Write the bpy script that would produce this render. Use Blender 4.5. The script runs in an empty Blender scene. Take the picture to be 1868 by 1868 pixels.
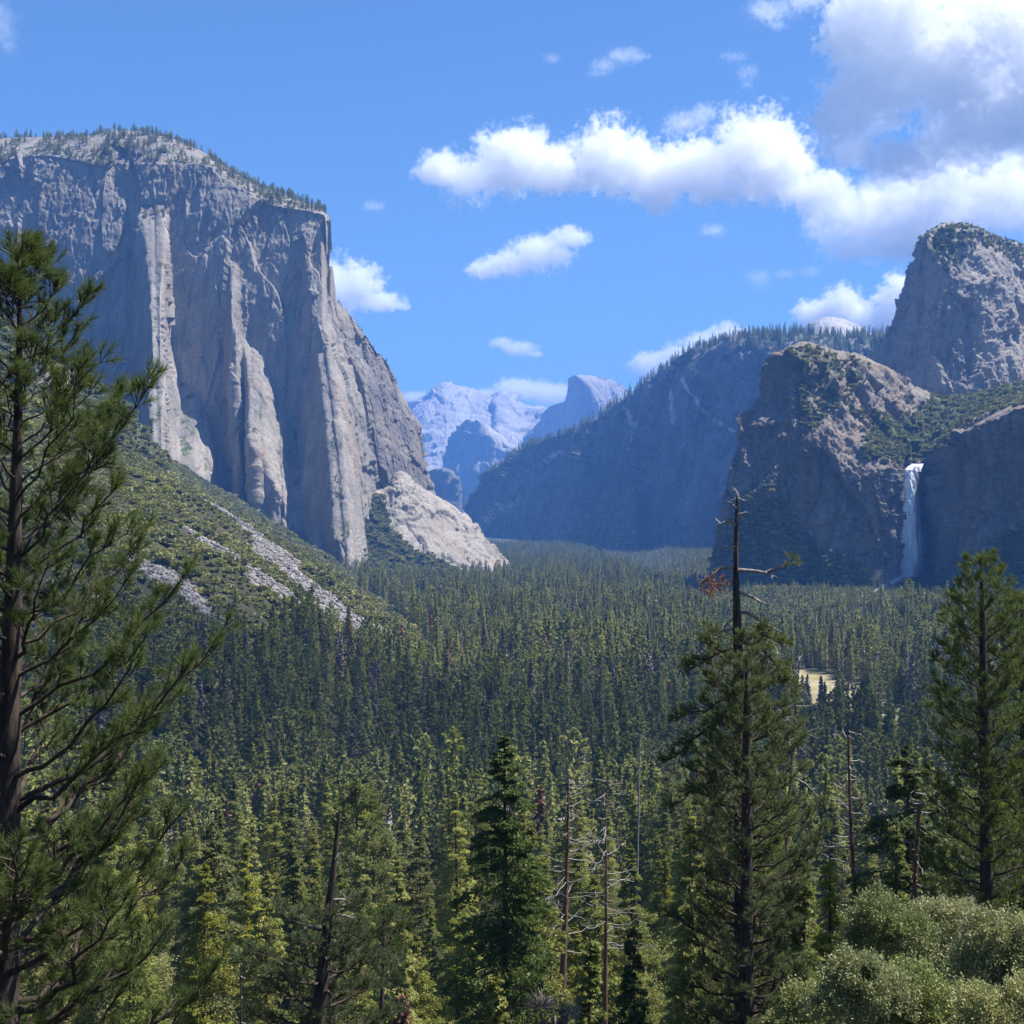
import bpy, math, random
import numpy as np
from mathutils import Vector

S = bpy.context.scene
COL = S.collection
R = math.radians

# ------------------------------------------------------------------ camera, world, sun, exposure
cam = bpy.data.cameras.new("camera")
cam_ob = bpy.data.objects.new("camera", cam)
COL.objects.link(cam_ob)
S.camera = cam_ob
cam.sensor_width = 36.0
cam.lens = 47.4
cam.clip_start = 0.2
cam.clip_end = 90000
cam_ob.rotation_euler = (R(90), 0, 0)
F = 47.4 / 36 * 1868           # focal length in photograph pixels
CX = CY = 934.0                # the camera looks level along +Y

SUN_AZ, SUN_EL = R(79), R(61)
SUN_DIR = Vector((math.sin(SUN_AZ) * math.cos(SUN_EL), math.cos(SUN_AZ) * math.cos(SUN_EL), math.sin(SUN_EL)))
world = bpy.data.worlds.new("World")
S.world = world
world.use_nodes = True
wt = world.node_tree
bg = wt.nodes["Background"]
sky = wt.nodes.new("ShaderNodeTexSky")
sky.sky_type = 'NISHITA'
sky.sun_disc = False
sky.sun_elevation = SUN_EL
sky.sun_rotation = SUN_AZ
sky.altitude = 1400
sky.air_density = 1.3
sky.dust_density = 0.2
sky.ozone_density = 4.5
tint = wt.nodes.new("ShaderNodeMix")
tint.data_type = 'RGBA'
tint.blend_type = 'MULTIPLY'
tint.inputs[0].default_value = 1
tint.inputs[7].default_value = (.61, .80, 1.0, 1)
wt.links.new(sky.outputs[0], tint.inputs[6])
wt.links.new(tint.outputs[2], bg.inputs[0])
bg.inputs[1].default_value = 0.072
sun = bpy.data.lights.new("sun", 'SUN')
sun.energy = 5.0
sun.angle = R(0.5)
sun.color = (1.0, 0.95, 0.87)
sun_ob = bpy.data.objects.new("sun", sun)
COL.objects.link(sun_ob)
sun_ob.rotation_euler = SUN_DIR.to_track_quat('Z', 'Y').to_euler()
S.view_settings.view_transform = 'Standard'
S.view_settings.look = 'None'
S.view_settings.gamma = 1
S.view_settings.use_curve_mapping = False
S.view_settings.exposure = 1.05
cy = S.cycles
cy.use_denoising = True
cy.max_bounces = 12
cy.diffuse_bounces = 3
cy.glossy_bounces = 1
cy.transmission_bounces = 3
cy.volume_bounces = 10
cy.transparent_max_bounces = 12
cy.sample_clamp_indirect = 4.0
HAZE_DENSITY = 6e-5

# ------------------------------------------------------------------ numeric helpers
def hsh(ix, iy, iz, seed):
    h = (ix.astype(np.uint32) * np.uint32(374761393) + iy.astype(np.uint32) * np.uint32(668265263)
         + iz.astype(np.uint32) * np.uint32(2147483647) + np.uint32((seed * 974711 + 12345) & 0xffffffff))
    h = (h ^ (h >> np.uint32(13))) * np.uint32(1274126177)
    h = (h ^ (h >> np.uint32(15))) * np.uint32(2246822519)
    return h ^ (h >> np.uint32(16))

_G = np.array([(1,1,0),(-1,1,0),(1,-1,0),(-1,-1,0),(1,0,1),(-1,0,1),(1,0,-1),(-1,0,-1),
               (0,1,1),(0,-1,1),(0,1,-1),(0,-1,-1),(1,1,0),(-1,1,0),(0,-1,1),(0,-1,-1)], dtype=np.float32)

def pn(P, seed=0):
    """gradient noise at points P (N,3), roughly -1..1"""
    f = np.floor(P)
    fr = (P - f).astype(np.float32)
    i = f.astype(np.int64)
    w = fr * fr * fr * (fr * (fr * 6 - 15) + 10)
    out = np.zeros(len(P), np.float32)
    for dx in (0, 1):
        wx = w[:, 0] if dx else 1 - w[:, 0]
        for dy in (0, 1):
            wy = w[:, 1] if dy else 1 - w[:, 1]
            for dz in (0, 1):
                wz = w[:, 2] if dz else 1 - w[:, 2]
                g = _G[(hsh(i[:, 0] + dx, i[:, 1] + dy, i[:, 2] + dz, seed) & np.uint32(15)).astype(np.int64)]
                d = g[:, 0] * (fr[:, 0] - dx) + g[:, 1] * (fr[:, 1] - dy) + g[:, 2] * (fr[:, 2] - dz)
                out += wx * wy * wz * d
    return out * 1.3

def facet(P, seed=0, lin=1.0):
    """broken blocks: every cell of a jittered lattice is a tilted plane of its own"""
    f = np.floor(P).astype(np.int64)
    best = np.full(len(P), 1e9, np.float32)
    val = np.zeros(len(P), np.float32)
    P = P.astype(np.float32)
    for dx in (-1, 0, 1):
        for dy in (-1, 0, 1):
            for dz in (-1, 0, 1):
                ix, iy, iz = f[:, 0] + dx, f[:, 1] + dy, f[:, 2] + dz
                h = hsh(ix, iy, iz, seed)
                a = (h & np.uint32(255)).astype(np.float32) / 255
                b = ((h >> np.uint32(8)) & np.uint32(255)).astype(np.float32) / 255
                c = ((h >> np.uint32(16)) & np.uint32(255)).astype(np.float32) / 255
                e = (h >> np.uint32(24)).astype(np.float32) / 255
                ox, oy, oz = P[:, 0] - ix - a, P[:, 1] - iy - b, P[:, 2] - iz - c
                d = ox * ox + oy * oy + oz * oz
                m = d < best
                best = np.where(m, d, best)
                v = (e - .5) * .9 + lin * ((b - .5) * ox * 1.7 + (c - .5) * oy * 1.7 + (a - .5) * oz * 1.7)
                val = np.where(m, v, val)
    return val

def fbm(P, f, octs, seed=0, gain=.5, ridged=False):
    a, t = 1.0, np.zeros(len(P), np.float32)
    for k in range(octs):
        n = pn(P * f, seed + k * 7)
        t += a * ((1 - 2 * np.abs(n)) if ridged else n)
        f, a = f * 2.03, a * gain
    return t

def ss(a, b, x):
    t = np.clip((x - a) / (b - a), 0, 1)
    return t * t * (3 - 2 * t)

def W(px, py, d):
    """the point whose picture position is (px, py) at distance d"""
    return np.array(((px - CX) / F * d, d, (CY - py) / F * d))

def seg_dist(x, y, x0, y0, x1, y1):
    dx, dy = x1 - x0, y1 - y0
    t = np.clip(((x - x0) * dx + (y - y0) * dy) / (dx * dx + dy * dy + 1e-9), 0, 1)
    return np.hypot(x - x0 - t * dx, y - y0 - t * dy), t

def poly_sd(x, y, pts):
    """signed distance to a closed polygon, positive inside"""
    d = np.full(x.shape, 1e9)
    inside = np.zeros(x.shape, bool)
    n = len(pts)
    for i in range(n):
        x0, y0 = pts[i]
        x1, y1 = pts[(i + 1) % n]
        d = np.minimum(d, seg_dist(x, y, x0, y0, x1, y1)[0])
        c = ((y0 > y) != (y1 > y)) & (x < (x1 - x0) * (y - y0) / (y1 - y0 + 1e-12) + x0)
        inside ^= c
    return np.where(inside, d, -d)

def strip(x, y, pts):
    """pts = (x, y, half width): 1 on the strip falling to 0 outside; returns signed margin"""
    m = np.full(x.shape, -1e9)
    for (x0, y0, w0), (x1, y1, w1) in zip(pts[:-1], pts[1:]):
        d, t = seg_dist(x, y, x0, y0, x1, y1)
        m = np.maximum(m, w0 + (w1 - w0) * t - d)
    return m

def catmull(A, counts):
    """A (n, ...) control values -> smooth samples, counts[i] samples on segment i"""
    n = len(A)
    out = []
    for i in range(n - 1):
        p0, p1, p2, p3 = A[max(i - 1, 0)], A[i], A[i + 1], A[min(i + 2, n - 1)]
        m1, m2 = (p2 - p0) * .5, (p3 - p1) * .5
        lim = np.abs(p2 - p1) * 1.5
        m1, m2 = np.clip(m1, -lim, lim), np.clip(m2, -lim, lim)
        c = counts[i]
        ts = np.arange(c) / c
        for t in ts:
            h = (2*t**3 - 3*t**2 + 1, t**3 - 2*t**2 + t, -2*t**3 + 3*t**2, t**3 - t**2)
            out.append(h[0] * p1 + h[1] * m1 + h[2] * p2 + h[3] * m2)
    out.append(A[-1])
    return np.array(out)

# ------------------------------------------------------------------ object helpers
def tag(o, label=None, cat=None, group=None, kind=None):
    if label: o['label'] = label
    if cat: o['category'] = cat
    if group: o['group'] = group
    if kind: o['kind'] = kind
    return o

def mesh_from(name, V, faces, mats, midx=None, attrs=None, smooth=True):
    """faces: (n,3) or (n,4) index array, or a list of such arrays"""
    me = bpy.data.meshes.new(name)
    if not isinstance(faces, list):
        faces = [faces]
    faces = [np.asarray(f, np.int32) for f in faces if len(f)]
    nv = len(V)
    me.vertices.add(nv)
    me.vertices.foreach_set("co", np.asarray(V, np.float32).ravel())
    tot = np.concatenate([np.full(len(f), f.shape[1], np.int32) for f in faces])
    li = np.concatenate([f.ravel() for f in faces])
    me.loops.add(len(li))
    me.loops.foreach_set("vertex_index", li)
    me.polygons.add(len(tot))
    me.polygons.foreach_set("loop_start", np.concatenate(([0], np.cumsum(tot)[:-1])).astype(np.int32))
    me.polygons.foreach_set("loop_total", tot)
    for m in (mats if isinstance(mats, (list, tuple)) else [mats]):
        me.materials.append(m)
    if midx is not None:
        me.polygons.foreach_set("material_index", np.asarray(midx, np.int32))
    me.polygons.foreach_set("use_smooth", np.full(len(tot), bool(smooth)))
    for k, v in (attrs or {}).items():
        a = me.attributes.new(k, 'FLOAT', 'POINT')
        a.data.foreach_set("value", np.asarray(v, np.float32))
    me.update()
    me.validate()
    return me

def link(name, me, parent=None):
    o = bpy.data.objects.new(name, me)
    COL.objects.link(o)
    if parent is not None:
        o.parent = parent
    return o

def empty(name, loc):
    o = bpy.data.objects.new(name, None)
    COL.objects.link(o)
    o.location = loc
    o.empty_display_size = .5
    return o

def grid_faces(nu, nv):
    a = np.arange(nu * nv).reshape(nu, nv)
    return np.stack((a[:-1, :-1], a[1:, :-1], a[1:, 1:], a[:-1, 1:]), -1).reshape(-1, 4)

def grid_normals(G):
    du = np.gradient(G, axis=0)
    dv = np.gradient(G, axis=1)
    n = np.cross(du, dv)
    n /= np.linalg.norm(n, axis=2, keepdims=True) + 1e-9
    return n

# ------------------------------------------------------------------ materials
class NT:
    def __init__(self, name):
        self.m = bpy.data.materials.new(name)
        self.m.use_nodes = True
        self.t = self.m.node_tree
        self.b = self.t.nodes["Principled BSDF"]
        self.out = self.t.nodes["Material Output"]
        self.b.inputs['Roughness'].default_value = .85
        self.b.inputs['Specular IOR Level'].default_value = .2
    def n(self, typ, **kw):
        x = self.t.nodes.new(typ)
        for k, v in kw.items():
            setattr(x, k, v)
        return x
    def put(self, sock, v):
        if isinstance(v, bpy.types.NodeSocket):
            self.t.links.new(v, sock)
        elif isinstance(v, (tuple, list)) and len(v) == 3 and sock.type == 'RGBA':
            sock.default_value = (*v, 1)
        else:
            sock.default_value = v
    def math(self, op, a, b=0.0, c=0.0, clamp=False):
        x = self.n('ShaderNodeMath', operation=op)
        x.use_clamp = clamp
        self.put(x.inputs[0], a); self.put(x.inputs[1], b); self.put(x.inputs[2], c)
        return x.outputs[0]
    def mix(self, f, a, b, mode='MIX'):
        x = self.n('ShaderNodeMix', data_type='RGBA', blend_type=mode)
        self.put(x.inputs[0], f); self.put(x.inputs[6], a); self.put(x.inputs[7], b)
        return x.outputs[2]
    def pos(self):
        return self.n('ShaderNodeNewGeometry').outputs['Position']
    def scaled(self, v, s):
        x = self.n('ShaderNodeVectorMath', operation='MULTIPLY')
        self.put(x.inputs[0], v); x.inputs[1].default_value = s
        return x.outputs[0]
    def noise(self, vec, scale, detail=4, rough=.55, dist=0):
        x = self.n('ShaderNodeTexNoise')
        self.put(x.inputs['Vector'], vec)
        x.inputs['Scale'].default_value = scale
        x.inputs['Detail'].default_value = detail
        x.inputs['Roughness'].default_value = rough
        x.inputs['Distortion'].default_value = dist
        return x.outputs['Fac']
    def ramp(self, f, lo, hi, a=0.0, b=1.0):
        x = self.n('ShaderNodeMapRange', interpolation_type='SMOOTHSTEP')
        self.put(x.inputs[0], f)
        for i, v in enumerate((lo, hi, a, b)):
            x.inputs[i + 1].default_value = v
        return x.outputs[0]
    def attr(self, name):
        x = self.n('ShaderNodeAttribute')
        x.attribute_name = name
        return x.outputs['Fac']
    def bump(self, h, dist, strength=1.0):
        x = self.n('ShaderNodeBump')
        x.inputs['Distance'].default_value = dist
        x.inputs['Strength'].default_value = strength
        self.put(x.inputs['Height'], h)
        self.put(self.b.inputs['Normal'], x.outputs[0])

def rock_material(name, light=(.44, .42, .395), dark=(.19, .185, .18), warm=(.36, .27, .19), sc=1.0,
                  warm_amt=.5, dark_amt=.55, veg=(.045, .06, .022), snow=0.0, bump=5.0):
    k = NT(name)
    p = k.pos()
    col = k.mix(k.ramp(k.noise(p, .011 / sc, 5, .6), .35, .65), light, tuple(c * .78 for c in light))
    tall = k.scaled(p, (1, 1, .13))
    st = k.noise(tall, .035 / sc, 5, .62, .3)
    col = k.mix(k.math('MULTIPLY', k.ramp(st, .5, .68), dark_amt), col, dark)
    st2 = k.noise(k.scaled(p, (1, 1, .09)), .016 / sc, 4, .6, .2)
    col = k.mix(k.math('MULTIPLY', k.ramp(st2, .5, .7), warm_amt), col, warm)
    st3 = k.noise(k.scaled(p, (1.3, 1.3, .07)), .11 / sc, 3, .6)
    col = k.mix(k.math('MULTIPLY', k.ramp(st3, .52, .75), .5), col, tuple(c * .7 for c in dark))
    fine = k.noise(p, .22 / sc, 4, .7)
    col = k.mix(k.ramp(fine, .3, .7), k.mix(.45, col, (.08, .08, .08)), col)
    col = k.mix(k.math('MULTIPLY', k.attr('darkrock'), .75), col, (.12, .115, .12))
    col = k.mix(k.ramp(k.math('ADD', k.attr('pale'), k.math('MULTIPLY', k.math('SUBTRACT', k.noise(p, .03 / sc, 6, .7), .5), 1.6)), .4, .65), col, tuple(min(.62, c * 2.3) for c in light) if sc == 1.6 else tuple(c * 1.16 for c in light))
    # plants growing on ledges and slopes
    nz = k.n('ShaderNodeSeparateXYZ')
    k.put(nz.inputs[0], k.n('ShaderNodeNewGeometry').outputs['Normal'])
    vn = k.noise(p, .035 / sc, 6, .7)
    v = k.math('ADD', k.attr('veg'), k.math('MULTIPLY', k.math('SUBTRACT', vn, .5), 1.6))
    vf = k.ramp(v, .42, .58)
    vcol = k.mix(k.ramp(k.noise(p, .09 / sc, 4, .7), .35, .65), veg, tuple(c * 2.0 for c in veg))
    col = k.mix(vf, col, vcol)
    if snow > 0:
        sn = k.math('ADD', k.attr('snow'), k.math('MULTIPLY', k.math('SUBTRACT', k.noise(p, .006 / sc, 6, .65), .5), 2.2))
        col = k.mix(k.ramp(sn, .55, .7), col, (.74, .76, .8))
    k.put(k.b.inputs['Base Color'], col)
    k.b.inputs['Roughness'].default_value = .9
    h = k.math('ADD', k.noise(tall, .09 / sc, 6, .7), k.math('MULTIPLY', k.noise(p, .16 / sc, 5, .7), .7))
    k.bump(h, bump * sc, .8)
    return k.m

M_GRANITE = rock_material("pale_granite", light=(.40, .36, .305), dark=(.145, .14, .135), warm=(.31, .22, .145), warm_amt=.6, bump=3.0)
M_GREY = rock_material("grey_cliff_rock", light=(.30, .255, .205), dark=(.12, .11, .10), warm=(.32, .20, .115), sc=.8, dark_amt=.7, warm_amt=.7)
M_FAR = rock_material("canyon_wall_rock", light=(.25, .235, .21), dark=(.06, .065, .065), warm=(.13, .12, .09), sc=1.6, veg=(.03, .05, .02))
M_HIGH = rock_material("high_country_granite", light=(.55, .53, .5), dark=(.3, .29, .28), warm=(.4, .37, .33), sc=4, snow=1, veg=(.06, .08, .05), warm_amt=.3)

def foliage_material(name, cols, rough=.55, trans=.4, bright=.65):
    """cols: dark, mid, light tones of the leaves; 'tint' varies inside one crown, object random between trees"""
    k = NT(name)
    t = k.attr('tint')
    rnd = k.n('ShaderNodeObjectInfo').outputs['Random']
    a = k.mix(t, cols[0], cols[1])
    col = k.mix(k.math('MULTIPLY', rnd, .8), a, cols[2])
    hs = k.n('ShaderNodeHueSaturation')
    k.put(hs.inputs['Value'], k.math('MULTIPLY_ADD', k.math('FRACT', k.math('MULTIPLY', rnd, 17.3)), bright, 1 - bright / 2))
    k.put(hs.inputs['Saturation'], k.math('MULTIPLY_ADD', k.math('FRACT', k.math('MULTIPLY', rnd, 7.7)), .3, .8))
    k.put(hs.inputs['Color'], col)
    k.put(k.b.inputs['Base Color'], hs.outputs[0])
    k.b.inputs['Roughness'].default_value = rough
    k.b.inputs['Specular IOR Level'].default_value = .25
    tr = k.n('ShaderNodeBsdfTranslucent')
    k.put(tr.inputs[0], hs.outputs[0])
    ms = k.n('ShaderNodeMixShader')
    ms.inputs[0].default_value = trans
    k.t.links.new(k.b.outputs[0], ms.inputs[1])
    k.t.links.new(tr.outputs[0], ms.inputs[2])
    k.t.links.new(ms.outputs[0], k.out.inputs[0])
    return k.m

M_FIR = foliage_material("fir_needles", ((.115, .14, .04), (.24, .265, .058), (.36, .355, .07)))
M_PINE = foliage_material("pine_needles", ((.11, .14, .04), (.22, .25, .058), (.31, .32, .07)))
M_PINE_NEAR = foliage_material("long_pine_needles", ((.06, .09, .03), (.125, .165, .048), (.15, .18, .052)), trans=.35, bright=.1)
M_DARKFIR = foliage_material("shaded_green_fir_needles", ((.055, .085, .03), (.105, .14, .042), (.12, .155, .045)), bright=.1)
M_DEADFOL = foliage_material("rust_brown_needles", ((.16, .07, .035), (.3, .13, .06), (.34, .17, .09)), trans=.15)
M_TWIG = foliage_material("bare_grey_twigs", ((.17, .14, .12), (.26, .21, .18), (.24, .18, .16)), trans=0)
M_OAK = foliage_material("oak_leaves", ((.16, .19, .07), (.32, .36, .14), (.38, .38, .14)), trans=.25, bright=.15)
M_SHRUB = foliage_material("chaparral_leaves", ((.14, .16, .05), (.28, .29, .08), (.34, .32, .09)), trans=.2)

def bark_material(name, a, b, sc=1.0):
    k = NT(name)
    p = k.pos()
    n = k.noise(k.scaled(p, (1, 1, .25)), 9 / sc, 5, .65)
    col = k.mix(k.ramp(n, .35, .65), a, b)
    k.put(k.b.inputs['Base Color'], col)
    k.bump(n, .03 * sc, .9)
    return k.m

M_BARK = bark_material("dark_pine_bark", (.035, .028, .025), (.10, .075, .06))
M_BARK_RED = bark_material("red_brown_bark", (.09, .05, .035), (.2, .12, .085))
M_DEADWOOD = bark_material("weathered_grey_wood", (.16, .14, .13), (.36, .33, .31))

# ------------------------------------------------------------------ ground
def smax(a, b, k):
    h = np.clip(.5 + .5 * (a - b) / k, 0, 1)
    return b + (a - b) * h + k * h * (1 - h)

def gz0(X, Y):
    near = np.interp(Y, [-400, 0, 3, 8, 20, 60, 150, 300, 420, 600, 9e4], [130, -1.7, -2.3, -5, -11, -33, -68, -101, -125, -148, -153])
    floor = np.interp(Y, [0, 4500, 12000, 9e4], [-150, -150, -60, 0])
    z = smax(near, floor, 6)
    tl = np.interp(Y, [0, 400, 600, 900, 1300, 2200, 3000, 3600, 5000], [170, 150, 130, 75, 50, 200, 320, 250, 250])
    z = smax(z, np.minimum(-152 + .6 * (-X - tl), 420), 22)
    tr = np.interp(Y, [0, 700, 1500, 2000, 2300, 3500, 6000], [520, 500, 440, 330, 300, 420, 500])
    z = smax(z, np.minimum(-152 + .3 * (X - tr), -128), 22)
    return z

def gz(X, Y):
    X = np.asarray(X, float); Y = np.asarray(Y, float)
    shp = X.shape
    X, Y = X.ravel(), Y.ravel()
    z = gz0(X, Y)
    P = np.stack((X, Y, np.zeros_like(X)), -1)
    far = ss(150, 700, Y)
    slope = ss(-140, -100, z) * far
    z = z + slope * 9 * fbm(P, 1 / 170., 4, 3)
    z = z + slope * (X < 0) * 7 * pn(np.stack((X / 700, (Y + .25 * X) / 55, 0 * X), -1), 9)
    z = z + (1.2 * fbm(P, 1 / 30., 3, 5)) * ss(20, 80, Y)
    return z.reshape(shp)

def hit(px, py, d0=250, d1=6000):
    """where the line of sight through a picture position meets the ground"""
    d = np.geomspace(d0, d1, 700)
    x, z = (px - CX) / F * d, (CY - py) / F * d
    g = gz0(x, d)
    i = np.argmax(g > z) if (g > z).any() else len(d) - 1
    return x[i], d[i]

def to_px(P):
    P = np.asarray(P)
    return CX + P[..., 0] / P[..., 1] * F, CY - P[..., 2] / P[..., 1] * F

# scree chutes on the left slope, as strips on the ground
def ground_strip(pts):
    out = []
    for px, py, w in pts:
        x, y = hit(px, py)
        out.append((x, y, w / F * y * 2.4))
    return out
SCREE = [ground_strip(s) for s in (
    [(310, 872, 9), (360, 912, 14), (450, 975, 18), (530, 1045, 26), (600, 1100, 30), (680, 1145, 26), (735, 1172, 10)],
    [(330, 962, 5), (400, 1020, 10), (470, 1075, 14), (545, 1115, 24), (600, 1150, 26), (625, 1170, 10)],
    [(215, 990, 8), (270, 1040, 20), (330, 1070, 34), (385, 1115, 24)],
)]
def scree_at(X, Y):
    m = np.full(X.shape, -1e9)
    for s in SCREE:
        m = np.maximum(m, strip(X, Y, s))
    P = np.stack((X, Y, 0 * X), -1)
    return m + 16 * fbm(P, 1 / 45., 3, 21)

MEADOW = hit(1500, 1246)
def meadow_at(X, Y):
    return 1 - np.hypot((X - MEADOW[0] + 8) / 34, (Y - MEADOW[1] + 95) / 200)

a_in = np.linspace(-27, 27, 700)
ang = np.concatenate((np.linspace(-180, -28.5, 60), a_in, np.linspace(28.5, 180, 60)))
rad = np.concatenate(([0.0], np.geomspace(2, 80000, 900)))
AA, RR = np.meshgrid(np.radians(ang), rad, indexing='ij')
GX, GY = np.sin(AA) * RR, np.cos(AA) * RR
GZ = gz(GX, GY)
sc_m = ss(-4, 6, scree_at(GX.ravel(), GY.ravel()))
md_m = ss(0, .15, meadow_at(GX.ravel(), GY.ravel()) + .25 * fbm(np.stack((GX.ravel(), GY.ravel(), 0 * GX.ravel()), -1), 1 / 40., 3, 31))

k = NT("forest_floor")
p = k.pos()
soil = k.mix(k.ramp(k.noise(p, .03, 6, .65), .35, .65), (.035, .04, .018), (.075, .07, .032))
soil = k.mix(k.ramp(k.noise(p, .4, 5, .7), .5, .7), soil, (.11, .10, .05))
st = k.mix(k.ramp(k.noise(p, .12, 6, .75), .38, .62), (.11, .10, .095), (.33, .31, .285))
st = k.mix(k.ramp(k.noise(p, .02, 3, .5), .4, .6), st, k.mix(.5, st, (.2, .17, .17)))
col = k.mix(k.attr('scree'), soil, st)
col = k.mix(k.attr('meadow'), col, k.mix(k.ramp(k.noise(p, .05, 5, .6), .4, .6), (.3, .27, .12), (.42, .36, .24)))
k.put(k.b.inputs['Base Color'], col)
k.bump(k.noise(p, .25, 6, .7), 3.0, 1.0)
ground = link("ground", mesh_from("ground", np.stack((GX, GY, GZ), -1).reshape(-1, 3), grid_faces(*GX.shape), k.m,
              attrs={'scree': sc_m, 'meadow': md_m}))
tag(ground, kind='structure')

# ------------------------------------------------------------------ rock faces
SHEETS = {}
def sheet(name, cols, ku, kv, mat, amps, relief=None, masks=None, squash=.22, seed=0, du=2.2, dv=2.2, soften=None, fade=0):
    """cols[c][r] = (picture x, picture y, distance): a smooth surface through these points, then broken up like rock.
    ku / kv: samples per segment across and down (or None: from the size in the picture)."""
    A = np.array(cols, float)
    nc, kr = A.shape[:2]
    if kv is None:
        kv = [max(4, int(np.max(np.hypot(*(A[:, r + 1, :2] - A[:, r, :2]).T)) / dv)) for r in range(kr - 1)]
    if ku is None:
        ku = [max(4, int(np.max(np.hypot(*(A[c + 1, :, :2] - A[c, :, :2]).T)) / du)) for c in range(nc - 1)]
    B = np.stack([catmull(A[c], kv) for c in range(nc)])          # nc, NV, 3
    G = catmull(B, ku)                                            # NU, NV, 3
    PX, PY, D = G[..., 0], G[..., 1], G[..., 2]
    if relief is not None:
        D = D - relief(PX, PY, D)
    P = np.stack(((PX - CX) / F * D, D, (CY - PY) / F * D), -1)
    N = grid_normals(P)
    flip = np.sign((N * -P).sum(-1).mean())
    N = N * flip
    flat = P.reshape(-1, 3)
    Q = flat * np.array((1, 1, squash))
    t = np.zeros(len(flat), np.float32)
    for amp, wl, kind, iso in amps:
        src = flat if iso else Q
        if kind == 'r':
            t += amp * (1 - 2 * np.abs(pn(src / wl, seed + int(wl))))
        elif kind == 'b':
            t += amp * (np.abs(pn(src / wl, seed + int(wl))) * 2 - .5)
        elif kind == 'f':
            wob = np.stack((pn(src / wl * 1.7, seed + 91), pn(src / wl * 1.7, seed + 92), pn(src / wl * 1.7, seed + 93)), -1) * .28
            t += amp * facet(src / wl + wob, seed + int(wl))
        elif kind == 's':        # stepped: flakes and slabs with sharp edges
            n = pn(src / wl, seed + int(wl)) * 2.5
            t += amp * (np.floor(n) + ss(.35, .65, n - np.floor(n)))
        else:
            t += amp * pn(src / wl, seed + int(wl))
    Nf = N.reshape(-1, 3)
    if fade:
        rw = np.ones(P.shape[1]); k0 = kv[0] + 2; k1 = min(P.shape[1], k0 + fade)
        rw[:k0] = .3; rw[k0:k1] = np.linspace(.3, 1, k1 - k0)
        t = t * np.broadcast_to(rw[None, :], P.shape[:2]).ravel()
    if soften is not None:
        t = t * soften(PX.ravel(), PY.ravel())
    V = flat + Nf * (t * (1 - .75 * ss(.35, .95, Nf[:, 2])) )[:, None]
    at = {}
    for kx, fn in (masks or {}).items():
        at[kx] = np.clip(fn(PX.ravel(), PY.ravel(), V, Nf), -1, 2)
    for kx in ('veg', 'darkrock', 'snow', 'pale'):
        at.setdefault(kx, np.full(len(V), 0.0 if kx != 'veg' else -.5))
    o = link(name, mesh_from(name, V, grid_faces(*PX.shape), mat, attrs=at))
    tag(o, kind='structure')
    SHEETS.setdefault(name, []).append((V, Nf, PX.ravel(), PY.ravel(), at))
    return o

# --- the great cliff on the left
sky_ = [(-420, 300), (-250, 268), (-120, 262), (0, 256), (90, 252), (165, 249), (210, 241), (260, 242), (315, 256), (365, 279), (420, 312), (480, 341), (540, 363), (580, 377), (594, 386)]
cols = []
for i, (x, y) in enumerate(sky_):
    d = np.interp(x, [-420, -250, 0, 300, 597], [3330, 3270, 3200, 3140, 3100])
    br = np.interp(x, [-420, 0, 100, 230, 330, 365, 420, 480, 540, 597], [50, 32, 30, 62, 48, 22, 24, 26, 16, 8])
    base = np.interp(x, [-420, 0, 150, 300, 400, 500, 597], [500, 660, 760, 905, 965, 1015, 1050])
    xb = np.interp(x, [-420, 0, 300, 480, 597], [-420, 0, 305, 510, 662])
    xm = np.interp(x, [-420, 0, 300, 480, 597], [-420, 0, 300, 490, 606])
    cols.append([(x - 10, y + 25, d + 900), (x, y, d + 190), (x + (xm - x) * .1, y + br, d + 45),
                 (xm, y + br + (base - y) * .3, d), (x + (xb - x) * .62, y + br + (base - y) * .62, d - 5), (xb, base + 25, d - 10)])
nose = [(590, 410, 3500), (597, 395, 3140), (599, 405, 3118), (608, 560, 3112), (638, 790, 3110), (668, 1060, 3105)]
cols.append(nose)
cols.append([(590, 560, 3500), (604, 528, 3165), (606, 540, 3150), (640, 700, 3140), (672, 850, 3130), (690, 1060, 3110)])
cols.append([(620, 640, 3500), (640, 578, 3190), (644, 590, 3180), (675, 720, 3165), (700, 850, 3150), (712, 1060, 3130)])
cols.append([(670, 700, 3600), (690, 641, 3215), (694, 652, 3205), (715, 760, 3190), (738, 860, 3175), (750, 1060, 3160)])
cols.append([(715, 780, 3600), (733, 712, 3240), (736, 722, 3230), (752, 800, 3215), (770, 870, 3200), (782, 1060, 3190)])
cols.append([(745, 860, 3700), (764, 795, 3270), (766, 802, 3262), (778, 845, 3250), (795, 890, 3240), (812, 935, 3230)])
cols.append([(700, 900, 4300), (716, 830, 4200), (716, 835, 4200), (730, 870, 4200), (745, 900, 4200), (760, 940, 4200)])

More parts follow.
